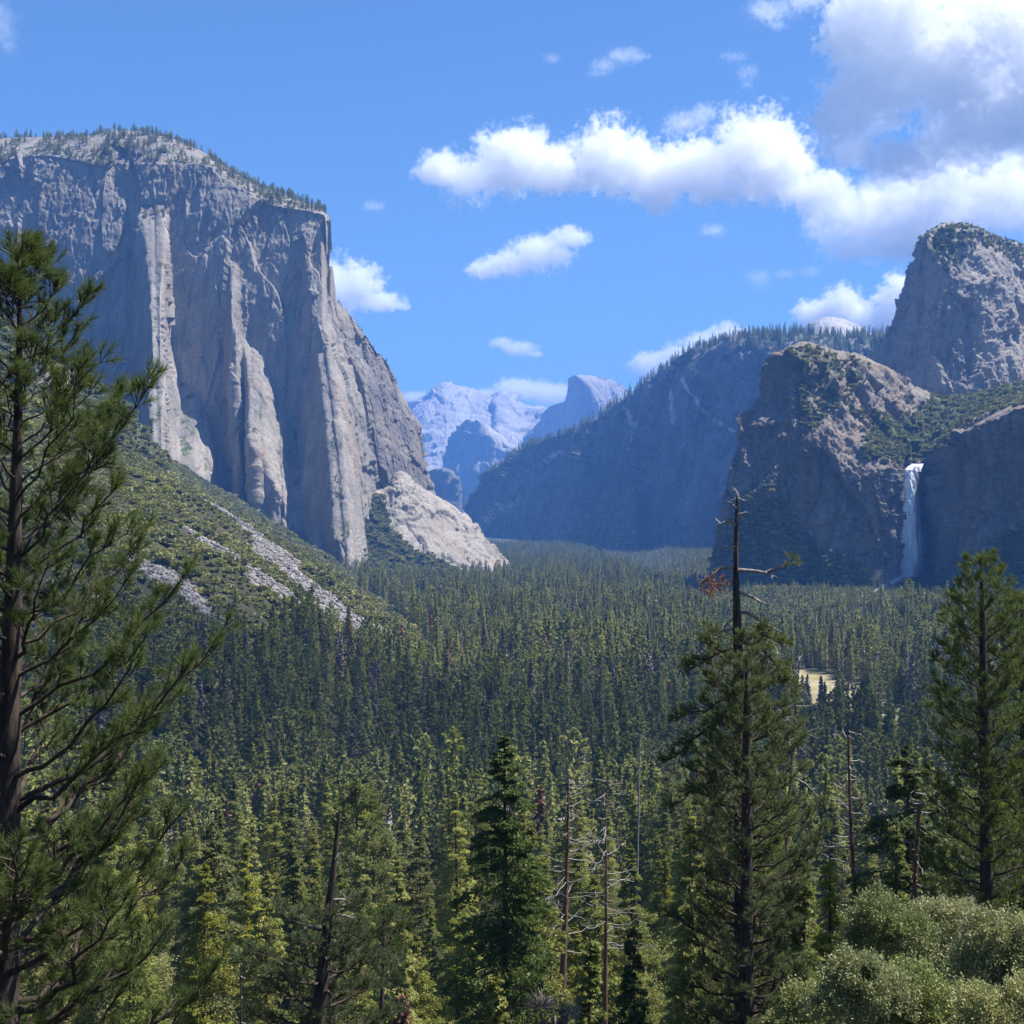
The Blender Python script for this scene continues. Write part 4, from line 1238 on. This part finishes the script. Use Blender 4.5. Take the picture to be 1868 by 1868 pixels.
def pine(name, label, trunk_pts, d, radii, ground_z, live, seed, nbr, twigs, tl, needles, nl, nw, a_hi, a_lo, mat=M_PINE_NEAR, dead=(), bark=M_BARK, kind="pine tree", asym=0.0, extra=(), sides=9, bend=.3):
    """trunk_pts: picture (x, y); radii: (picture y, crown radius in m); live: (y top, y bottom) of the living crown"""
    rs = np.random.RandomState(seed)
    tp = px_path([q_[:2] for q_ in trunk_pts], d)
    foot = tp[-1] + (tp[-1] - tp[-2]) / (tp[-1] - tp[-2])[2] * (ground_z - tp[-1][2])
    tp = np.vstack((tp, foot))
    tr = np.array([t[2] for t in trunk_pts] + [trunk_pts[-1][2] * 1.3]) / F * d * .5
    zs = tp[::-1, 2]
    at = lambda z: np.array([np.interp(z, zs, tp[::-1, i]) for i in range(3)])
    rad = lambda z: np.interp(z, zs, tr[::-1])
    tk, dl, cr = Geo(), Geo(), Geo()
    zz = np.linspace(foot[2] - .4, tp[0][2], 26)
    tk.tube(np.array([at(z) for z in zz]), [rad(z) for z in zz], sides)
    org = foot.copy()
    ends = []
    zt, zb = (CY - live[0]) / F * d, (CY - live[1]) / F * d
    ry = np.array([(CY - y) / F * d for y, _ in radii])[::-1]; rr = np.array([r for _, r in radii])[::-1]
    for b in range(nbr):
        u = (b + rs.uniform(-.3, .3)) / nbr
        z0 = zt - .25 - (zt - zb) * u
        az = b * 2.399 + rs.uniform(-.5, .5)
        Rr = np.interp(z0 + .4, ry, rr) * rs.uniform(.7, 1.15) * (1 + asym * math.cos(az))
        a = a_hi + (a_lo - a_hi) * u
        s = np.linspace(0, 1, 6)
        dr = np.array((math.cos(az), math.sin(az)))
        p = at(z0)
        bp = np.stack((p[0] + dr[0] * Rr * s, p[1] + dr[1] * Rr * s, z0 + Rr * (a * s * (1 - bend) + bend * s * s * (1 if a > -.2 else .6))), -1)
        nt_ = max(2, int(twigs * (.35 + .65 * Rr / max(rr))))
        grow_limb(tk, ends, bp, max(.012, rad(z0) * .24), rs, nt_, tl)
    for path, r0, ntw in extra:
        grow_limb(tk, ends, px_path(path, d), r0, rs, ntw, tl, from_=.45)
    if zt > at(1e9)[2] - .6 or not dead:
        e = tp[0]
        ends.append((e - np.array((0, 0, tl)), np.array((0, 0, 1.)), tl * 1.1))
        for _ in range(5):
            dd = rng_dirs(rs, 1)[0] * .5 + np.array((0, 0, 1)); dd /= np.linalg.norm(dd)
            ends.append((e - np.array((0, 0, tl * .9)), dd, tl * .7))
    P0 = np.array([x[0] for x in ends]); D = np.array([x[1] for x in ends]); L = np.array([x[2] for x in ends])
    needle_tufts(cr, P0, D, L, rs, needles, nl, nw)
    r = empty(name, org)
    tag(r, label, kind)
    for g in (tk, cr):
        g.V = [v - org for v in g.V]
    link("trunk", tk.mesh("trunk", bark, True), r)
    link("crown", cr.mesh("crown", mat), r)
    for path, r0 in dead:
        g = Geo()
        pp = resample(px_path(path, d), 7) - org
        g.tube(pp, np.linspace(r0, r0 * .25, 7), 6)
        for _ in range(3):
            i = rs.randint(3, 6)
            g.tube(np.array((pp[i], pp[i] + rng_dirs(rs, 1)[0] * np.array((1, 1, .8)) * .35)), (r0 * .4, r0 * .15), 4)
        link("dead_limb", g.mesh("dead_limb", M_DEADWOOD, True), r)
    return r, org

GZ_ = lambda x, y: float(gz(np.array([x]), np.array([y]))[0])
# the long-needled pine cut by the left edge
pine("long_needled_pine", "large dark long-needled pine cut by the left edge, nearest to the viewer", [(34, 448, 3), (36, 600, 10), (33, 760, 16), (29, 900, 22), (22, 1150, 33), (14, 1400, 46), (2, 1868, 66)], 18,
     [(448, .2), (510, .42), (600, .72), (700, 1.0), (800, 1.35), (900, 1.75), (1060, 2.0), (1200, 2.1), (1330, 2.5), (1500, 2.75), (1868, 2.9), (2100, 2.6)], GZ_(-6.8, 18), (452, 2080), 5,
     118, 20, .25, 56, .165, .0075, 1.05, .28, bend=.45)
# dead-topped pine and the one in front of it
dead = [([(1344, 928), (1334, 917), (1327, 915)], .05), ([(1345, 926), (1358, 913), (1341, 907)], .05), ([(1345, 938), (1366, 934)], .04), ([(1345, 942), (1358, 941)], .03), ([(1342, 958), (1331, 950), (1308, 957)], .08),
        ([(1342, 998), (1320, 998)], .04), ([(1342, 1034), (1316, 1036), (1300, 1050), (1285, 1058), (1275, 1064)], .09), ([(1345, 1040), (1375, 1041), (1400, 1045), (1419, 1055)], .09),
        ([(1347, 1080), (1370, 1088), (1390, 1100), (1411, 1106)], .08), ([(1347, 1116), (1366, 1118), (1395, 1138), (1426, 1153)], .08), ([(1342, 1126), (1328, 1134), (1321, 1146)], .05), ([(1345, 1145), (1322, 1150), (1308, 1156)], .07),
        ([(1352, 1160), (1380, 1185), (1410, 1216)], .08), ([(1400, 1330), (1445, 1352), (1478, 1380)], .06), ([(1430, 1410), (1470, 1430), (1500, 1462)], .06), ([(1340, 1060), (1320, 1057)], .04)]
tall, tall_org = pine("dead_topped_pine", "tallest pine right of centre, with a bare dead top and bare limbs", [(1345, 905, 3), (1343, 960, 8), (1342, 1040, 10), (1345, 1150, 16), (1348, 1300, 22), (1353, 1500, 28), (1358, 1868, 38)], 50,
     [(1140, .8), (1180, 1.3), (1300, 1.8), (1420, 2.1), (1600, 2.5), (1868, 2.5), (2100, 2.6)], GZ_(8.5, 50), (1150, 2120), 6, 118, 21, .34, 22, .2, .022, .15, -.05, dead=dead,
     extra=[([(1400, 1044), (1425, 1035), (1448, 1028)], .04, 5), ([(1345, 1185), (1300, 1195), (1258, 1222)], .06, 22), ([(1348, 1290), (1290, 1325), (1222, 1386)], .08, 30), ([(1348, 1260), (1300, 1290), (1240, 1310)], .06, 24), ([(1350, 1165), (1405, 1190), (1448, 1270)], .07, 26), ([(1346, 1165), (1390, 1158), (1428, 1172)], .06, 20), ([(1350, 1400), (1280, 1430), (1228, 1470)], .07, 26)], sides=10)
# rust-coloured dead foliage hanging from one limb of the dead-topped pine
g = Geo(); r_ = np.random.RandomState(3)
q = W(1302, 1068, 50) - tall_org
c = q + r_.normal(0, 1, (70, 3)) * np.array((.32, .3, .22))
needle_tufts(g, c, rng_dirs(r_, 70), np.full(70, .18), r_, 16, .16, .02)
o = link("dead_needles", g.mesh("dead_needles", M_DEADFOL), tall)
o['label'] = "rust brown needles on a bare limb"
pine("pine_tree", "dense younger green pine standing directly in front of the dead-topped pine", [(1362, 1195, 4), (1362, 1300, 12), (1362, 1500, 20), (1362, 1868, 30)], 46,
     [(1195, .2), (1260, .6), (1340, 1.2), (1420, 1.8), (1500, 2.1), (1700, 2.2), (2050, 2.0)], GZ_(8, 46), (1200, 2100), 7, 92, 18, .32, 24, .2, .02, .75, .1, asym=.12)
pine("pine_tree", "tall dark pine left of the right edge, its top above the forest", [(1790, 1017, 3), (1792, 1100, 10), (1795, 1300, 17), (1800, 1650, 24)], 60,
     [(1017, .25), (1060, .8), (1100, 1.4), (1200, 2.0), (1300, 2.1), (1450, 2.5), (1700, 2.8), (1900, 2.6)], GZ_(20.9, 60), (1022, 1950), 8, 120, 18, .42, 22, .26, .026, .75, -.05)
pine("pine_tree", "dark pine cut by the right edge beside the tall dark pine", [(1864, 1085, 3), (1866, 1200, 12), (1870, 1400, 18), (1874, 1700, 24)], 66,
     [(1085, .25), (1130, .9), (1200, 1.7), (1320, 2.3), (1450, 2.6), (1700, 2.9), (1900, 2.7)], GZ_(25, 66), (1090, 1900), 9, 110, 18, .42, 22, .26, .028, .6, -.1)
# the leaning pine with a broken bare top
dead = [([(603, 1642), (625, 1640), (648, 1650)], .05), ([(600, 1668), (640, 1672), (662, 1690)], .04), ([(598, 1700), (570, 1690), (545, 1700)], .05), ([(610, 1560), (618, 1556)], .02)]
pine("broken_topped_pine", "leaning dark pine with a broken bare top, bottom left of centre", [(619, 1482, 5), (611, 1560, 10), (602, 1640, 15), (592, 1740, 22), (580, 1868, 32)], 40,
     [(1650, 1.0), (1700, 1.8), (1780, 2.0), (1868, 2.3), (2000, 2.2)], GZ_(-6.2, 40), (1652, 2000), 10, 44, 17, .32, 30, .2, .018, .2, -.25, dead=dead)
pine("pine_tree", "small dark pine with a bare lower stem right of the broken-topped pine", [(701, 1660, 3), (699, 1750, 7), (695, 1868, 9)], 55,
     [(1660, .4), (1700, 1.3), (1745, 1.0)], GZ_(-5.3, 55), (1664, 1745), 11, 16, 12, .3, 26, .2, .02, .4, -.1)

def hero_fir(name, label, px, py, d, Rb, kind='fir', seed=0, n_leaf=22000, leaf=.2, mat=M_FIR, base=.04, cat="fir tree"):
    top = W(px, py, d)
    g0 = GZ_(top[0], d)
    H = top[2] - g0
    tk, cr = conifer(seed, H, Rb, base, n_leaf, leaf, kind)
    return tree_thing(name, label, cat, (top[0], d, g0), tk.mesh("trunk", M_BARK if mat is not M_TWIG else M_DEADWOOD, True), cr.mesh("crown", mat))
hero_fir("fir_tree", "large dark pointed fir in the bottom middle, left of the two bare snags", 922, 1330, 85, 6.0, seed=401, n_leaf=60000, leaf=.15, mat=M_DARKFIR)
hero_fir("fir_tree", "dark tiered fir right of the reddish dead trunk", 1650, 1345, 75, 7.2, seed=402, n_leaf=65000, leaf=.14, mat=M_DARKFIR)
hero_fir("fir_tree", "smaller fir in front of the tiered fir, above the oaks", 1638, 1500, 56, 2.0, seed=403, n_leaf=24000, leaf=.11, mat=M_PINE)
hero_fir("fir_tree", "short dark fir left of the oaks, at the right side of the dead-topped pine", 1512, 1562, 58, 2.0, seed=404, n_leaf=24000, leaf=.11)
hero_fir("fir_tree", "small deep green fir near the bottom edge, left of the dead-topped pine", 1160, 1690, 46, 1.5, seed=405, n_leaf=20000, leaf=.095, mat=M_DARKFIR)
hero_fir("fir_tree", "small bushy fir at the bottom edge below the thinner snag", 1072, 1715, 52, 1.6, seed=406, n_leaf=12000, leaf=.14, mat=M_PINE)
hero_fir("fir_tree", "young olive green fir at the bottom edge below the dark pointed fir", 905, 1770, 44, 1.1, seed=407, n_leaf=9000, leaf=.12, mat=M_SHRUB)
hero_fir("dying_fir", "small rust orange dead conifer at the bottom edge", 738, 1812, 62, 1.5, seed=408, n_leaf=6000, leaf=.14, mat=M_DEADFOL)
hero_fir("fir_tree", "slim fir with a thin bare stem right of the dead-topped pine, over the oaks", 1468, 1600, 47, 1.3, seed=409, n_leaf=10000, leaf=.13, mat=M_PINE)
hero_fir("fir_tree", "bushy green fir right of the dead-topped pine, low in the picture", 1255, 1640, 57, 2.0, seed=410, n_leaf=13000, leaf=.16, mat=M_PINE)

# bare snags
def snag(label, pts, d, seed, nlimb, ll, bark=M_DEADWOOD, limbs=(), name="snag"):
    rs = np.random.RandomState(seed)
    tp = px_path([q_[:2] for q_ in pts], d)
    gz_ = GZ_(tp[-1][0], d)
    tp = np.vstack((tp, tp[-1] + (tp[-1] - tp[-2]) / (tp[-1] - tp[-2])[2] * (gz_ - .4 - tp[-1][2])))
    w = np.array([p[2] for p in pts] + [pts[-1][2] * 1.3]) / F * d * .5
    org = tp[-1].copy()
    r = empty(name, org)
    tag(r, label, "dead tree")
    P = tp - org
    g = Geo()
    g.tube(resample(P, 14), np.interp(np.linspace(0, 1, 14), np.linspace(0, 1, len(w)), w), 8)
    link("trunk", g.mesh("trunk", bark, True), r)
    top, bot = P[0][2], P[-2][2]
    g = Geo()
    for q in range(nlimb):
        z = top - (top - bot) * ((q + rs.uniform(0, 1)) / nlimb) * 1.05
        c = np.array([np.interp(z, P[::-1, 2], P[::-1, i]) for i in range(3)])
        az = rs.uniform(0, 6.283)
        dr = np.array((math.cos(az), math.sin(az), 0))
        L = ll * rs.uniform(.3, 1.1) * np.interp(z, [bot, top], [1.2, .45])
        s = np.linspace(0, 1, 6)[:, None]
        bp = c + dr * L * s + np.array((0, 0, 1)) * L * (rs.uniform(-.5, .25) * s + rs.uniform(-.1, .5) * s * s) + rs.normal(0, .04 * L, (6, 3)) * s
        g.tube(bp, np.linspace(.05, .018, 6) * (d / 90) ** .5, 4)
        for _ in range(2):
            i = rs.randint(2, 5)
            g.tube(np.array((bp[i], bp[i] + (dr * .5 + rng_dirs(rs, 1)[0] * .7) * L * .35)), (.024, .012), 3)
    for path, r0 in limbs:
        g.tube(resample(px_path(path, d), 8) - org, np.linspace(r0, r0 * .35, 8), 5)
    link("branches", g.mesh("branches", M_DEADWOOD, True), r)
snag("bare reddish snag with drooping grey limbs, the thicker of two right of the pointed fir", [(1037, 1412, 3), (1036, 1500, 8), (1033, 1600, 12), (1029, 1720, 15)], 120, 21, 46, 4.6, M_BARK_RED)
snag("thin bare snag with a crooked pale top, right of the thicker snag", [(1108, 1424, 2), (1104, 1470, 4), (1106, 1560, 7), (1105, 1720, 9)], 128, 22, 40, 4.0, M_BARK_RED, [([(1106, 1440), (1112, 1425), (1122, 1420)], .07), ([(1105, 1446), (1114, 1440), (1116, 1430)], .05)])
snag("thick reddish dead trunk with short pale curled limbs left of the tiered fir", [(1547, 1330, 4), (1549, 1400, 7), (1551, 1480, 11), (1556, 1580, 15)], 75, 23, 34, 1.9, M_BARK_RED)
snag("slender dark snag standing before the pale meadow", [(1461, 1188, 2), (1456, 1230, 5), (1450, 1300, 7), (1447, 1345, 8)], 140, 24, 18, 2.6, M_BARK_RED, [([(1450, 1290), (1438, 1292), (1430, 1302)], .08), ([(1451, 1288), (1478, 1288)], .08)])
snag("broken dead stub topped by white curled limbs, right of the tiered fir", [(1677, 1466, 8), (1674, 1520, 10), (1669, 1610, 12)], 72, 25, 14, 1.3, M_BARK_RED,
     [([(1677, 1468), (1664, 1466), (1660, 1448), (1668, 1442)], .07), ([(1677, 1468), (1688, 1462), (1690, 1450), (1670, 1446)], .07), ([(1676, 1490), (1686, 1482), (1700, 1482)], .05)])
snag("white dead pole in the shaded forest left of the dead-topped pine", [(1167, 1338, 2), (1167, 1370, 3), (1166, 1420, 4)], 330, 26, 8, 2.2)
snag("thin dark dead stem at the left of the sunlit stand", [(438, 1745, 2), (439, 1800, 4), (440, 1868, 5)], 60, 27, 4, .4, M_BARK)

# pale oaks and the bare bush
def oak(name, label, blobs, d, seed, mat=M_OAK, leaf=.068, per=330, cat="oak tree", bare=False):
    rs = np.random.RandomState(seed)
    B = np.array(blobs, float)
    ctr = np.array([W(b[0], b[1], d + (b[4] if len(b) > 4 else 0)) for b in blobs])
    rx, rz = B[:, 2] / F * d, B[:, 3] / F * d
    org = np.array((ctr[:, 0].mean(), ctr[:, 1].mean(), 0))
    org[2] = GZ_(org[0], org[1])
    r = empty(name, org)
    tag(r, label, cat)
    tk, cr = Geo(), Geo()
    low = ctr[:, 2].min() - org[2] - rz.max()
    fork = np.array((0, 0, max(.6, low * .8)))
    tk.tube(np.array([(0, 0, -.4), fork * .5, fork]), (.2, .16, .13), 8)
    for c, a, h in zip(ctr - org, rx, rz):
        tk.tube(resample(np.array((fork, (fork + c) * .5 + np.array((0, 0, -.1 * h)), c)), 6), np.linspace(.1, .04, 6), 6)
        n = int(per * a * h)
        dd = rng_dirs(rs, n)
        dd[:, 2] = np.where(dd[:, 2] < -.35, -dd[:, 2], dd[:, 2])
        rr = rs.uniform(.45, 1.0, n) ** .6 * (1 + .22 * pn(dd * 2.3 + seed, seed) * 2)
        sp = c + dd * rr[:, None] * np.array((a, a, h))
        for i in range(0, n, 9 if not bare else 3):
            tk.tube(np.array((c + (sp[i] - c) * .25, c + (sp[i] - c) * .65 + rs.normal(0, .06, 3), sp[i])), (.022, .013, .006), 3)
        m = 21 if not bare else 0
        if m:
            k_ = np.repeat(np.arange(n), m)
            up = dd[k_] * .8 + np.array((0, 0, .5))
            cc = sp[k_] + rs.normal(0, .085, (n * m, 3)) + up * rs.uniform(-.08, .14, n * m)[:, None]
            tn = np.clip(rs.normal(.5, .2, n), 0, 1)
            cr.leaves(cc, leaf * rs.uniform(.6, 1.15, n * m), rs, np.clip(tn[k_] + rs.normal(0, .12, n * m), 0, 1), normal=up, stretch=1.4, flat=1.1)
    link("trunk" if not bare else "stems", tk.mesh("trunk", M_DEADWOOD if not bare else M_TWIG, False), r)
    if cr.V: link("crown", cr.mesh("crown", mat), r)
    return r
oak("oak_tree", "pale olive oak with two humps, upper left of the oaks", [(1602, 1682, 58, 52), (1660, 1708, 52, 46), (1580, 1735, 48, 50)], 50, 31)
oak("oak_tree", "pale oak with a narrow top, upper middle of the oaks", [(1700, 1680, 34, 38), (1746, 1690, 48, 48), (1712, 1730, 60, 44)], 52, 32)
oak("oak_tree", "big pale yellow green oak against the right edge", [(1818, 1720, 62, 56), (1872, 1735, 66, 66), (1790, 1780, 60, 56), (1850, 1810, 70, 60)], 47, 33)
low_oak = oak("oak_tree", "low pale oak lying along the bottom edge, lower left of the oaks", [(1562, 1782, 56, 44), (1602, 1822, 66, 56), (1530, 1850, 60, 50)], 42, 34)
oak("oak_tree", "pale oak in the lower middle of the oaks", [(1665, 1798, 56, 44), (1700, 1850, 66, 54), (1760, 1868, 60, 60), (1640, 1880, 60, 50)], 43, 35)
oak("oak_tree", "pale oak filling the lower right corner", [(1830, 1880, 80, 60), (1780, 1835, 46, 36), (1890, 1840, 60, 60)], 40, 36)
oak("oak_tree", "smallest pale oak, leftmost of the oaks at the bottom edge", [(1462, 1828, 34, 32), (1450, 1870, 50, 40), (1500, 1890, 50, 40)], 44, 37)
g = Geo(); r_ = np.random.RandomState(38)
host = low_oak
c = W(1585, 1772, 40.6) - np.array(host.location) + r_.normal(0, .11, (1500, 3))
g.leaves(c, .06, r_, r_.uniform(0, 1, 1500))
link("mistletoe", g.mesh("mistletoe", M_DARKFIR), host)['label'] = "dark green mistletoe clump"
oak("bare_bush", "grey leafless bush at the bottom edge below the pointed fir", [(985, 1838, 46, 34), (1035, 1850, 40, 30), (1010, 1880, 50, 40)], 50, 39, cat="bush", bare=True, per=420)

# ------------------------------------------------------------------ the waterfall
wf = NT("falling_water")
p = wf.pos()
st = wf.noise(wf.scaled(p, (1, 1, .12)), .18, 5, .6)
wf.put(wf.b.inputs['Base Color'], (.78, .81, .86))
wf.b.inputs['Roughness'].default_value = .6
tr = wf.n('ShaderNodeBsdfTransparent'); ms = wf.n('ShaderNodeMixShader')
dens = wf.math('MULTIPLY', wf.attr('thick'), wf.ramp(st, .34, .6, .5, 1.3), clamp=True)
wf.put(ms.inputs[0], dens)
wf.t.links.new(tr.outputs[0], ms.inputs[1]); wf.t.links.new(wf.b.outputs[0], ms.inputs[2])
wf.t.links.new(ms.outputs[0], wf.out.inputs[0])
rowsW = [(846, 1664, 1684, 2262), (851, 1656, 1683, 2252), (858, 1650, 1680, 2246), (880, 1647, 1677, 2240), (920, 1641, 1681, 2236), (960, 1637, 1687, 2234), (1000, 1634, 1692, 2232), (1030, 1636, 1690, 2230), (1052, 1640, 1682, 2228)]
nr, ncl = 240, 46
V, th = [], []
for q in range(nr):
    y = 846 + (1052 - 846) * q / (nr - 1)
    xl = np.interp(y, [r[0] for r in rowsW], [r[1] for r in rowsW]); xr = np.interp(y, [r[0] for r in rowsW], [r[2] for r in rowsW])
    dd = np.interp(y, [r[0] for r in rowsW], [r[3] for r in rowsW])
    for c in range(ncl):
        s = c / (ncl - 1)
        V.append(W(xl + (xr - xl) * s, y, dd - 9 * math.sin(math.pi * s)))
        f = (y - 846) / 206
        core = math.exp(-((s - .38 + .1 * f) / (.34 + .04 * f)) ** 2)
        th.append((1.25 * core + .22 * f * math.sin(math.pi * s)) * math.sin(math.pi * s) ** .8 * (1.7 - .7 * f) if y > 860 else .8 + .3 * math.sin(s * 9))
V = np.array(V)
V += np.stack((1.2 * fbm(V * np.array((1, 1, .25)), 1 / 6., 3, 5), 2.0 * fbm(V * np.array((1, 1, .25)), 1 / 6., 3, 6), 0 * V[:, 0]), -1)
wob = link("waterfall", mesh_from("waterfall", V, grid_faces(nr, ncl), wf.m, attrs={'thick': np.array(th)}))
tag(wob, "tall white waterfall dropping from the notch in the dark cliff", "waterfall")
# the stream tumbling away from its foot
V, th = [], []
sp = [(1656, 1046, 9, 2222), (1645, 1052, 6, 2200), (1628, 1062, 5, 2170), (1612, 1070, 4, 2140), (1598, 1079, 4, 2110), (1592, 1088, 3, 2095), (1575, 1096, 3, 2060), (1566, 1106, 2, 2040)]
for (x, y, h, d) in sp:
    for c in (-1, 0, 1):
        V.append(W(x + c * 3, y + c * h, d - 25 + 4 * (c == 0)))
        th.append(.5 if c == 0 else .05)
tag(link("stream", mesh_from("stream", np.array(V), grid_faces(len(sp), 3), wf.m, attrs={'thick': np.array(th)})), kind='structure')
cloud("pale spray drifting at the foot of the waterfall", W(1655, 1040, 2200), [(0, 0, 10, 26, 20, 34), (-30, -15, -12, 34, 22, 16), (16, 0, 40, 16, 14, 40)], 5, .012, 71, rough=.6, soft=1.0, cat="spray")
bpy.data.objects[[o.name for o in COL.objects if o.type == 'VOLUME'][-1]].name = "water_spray"
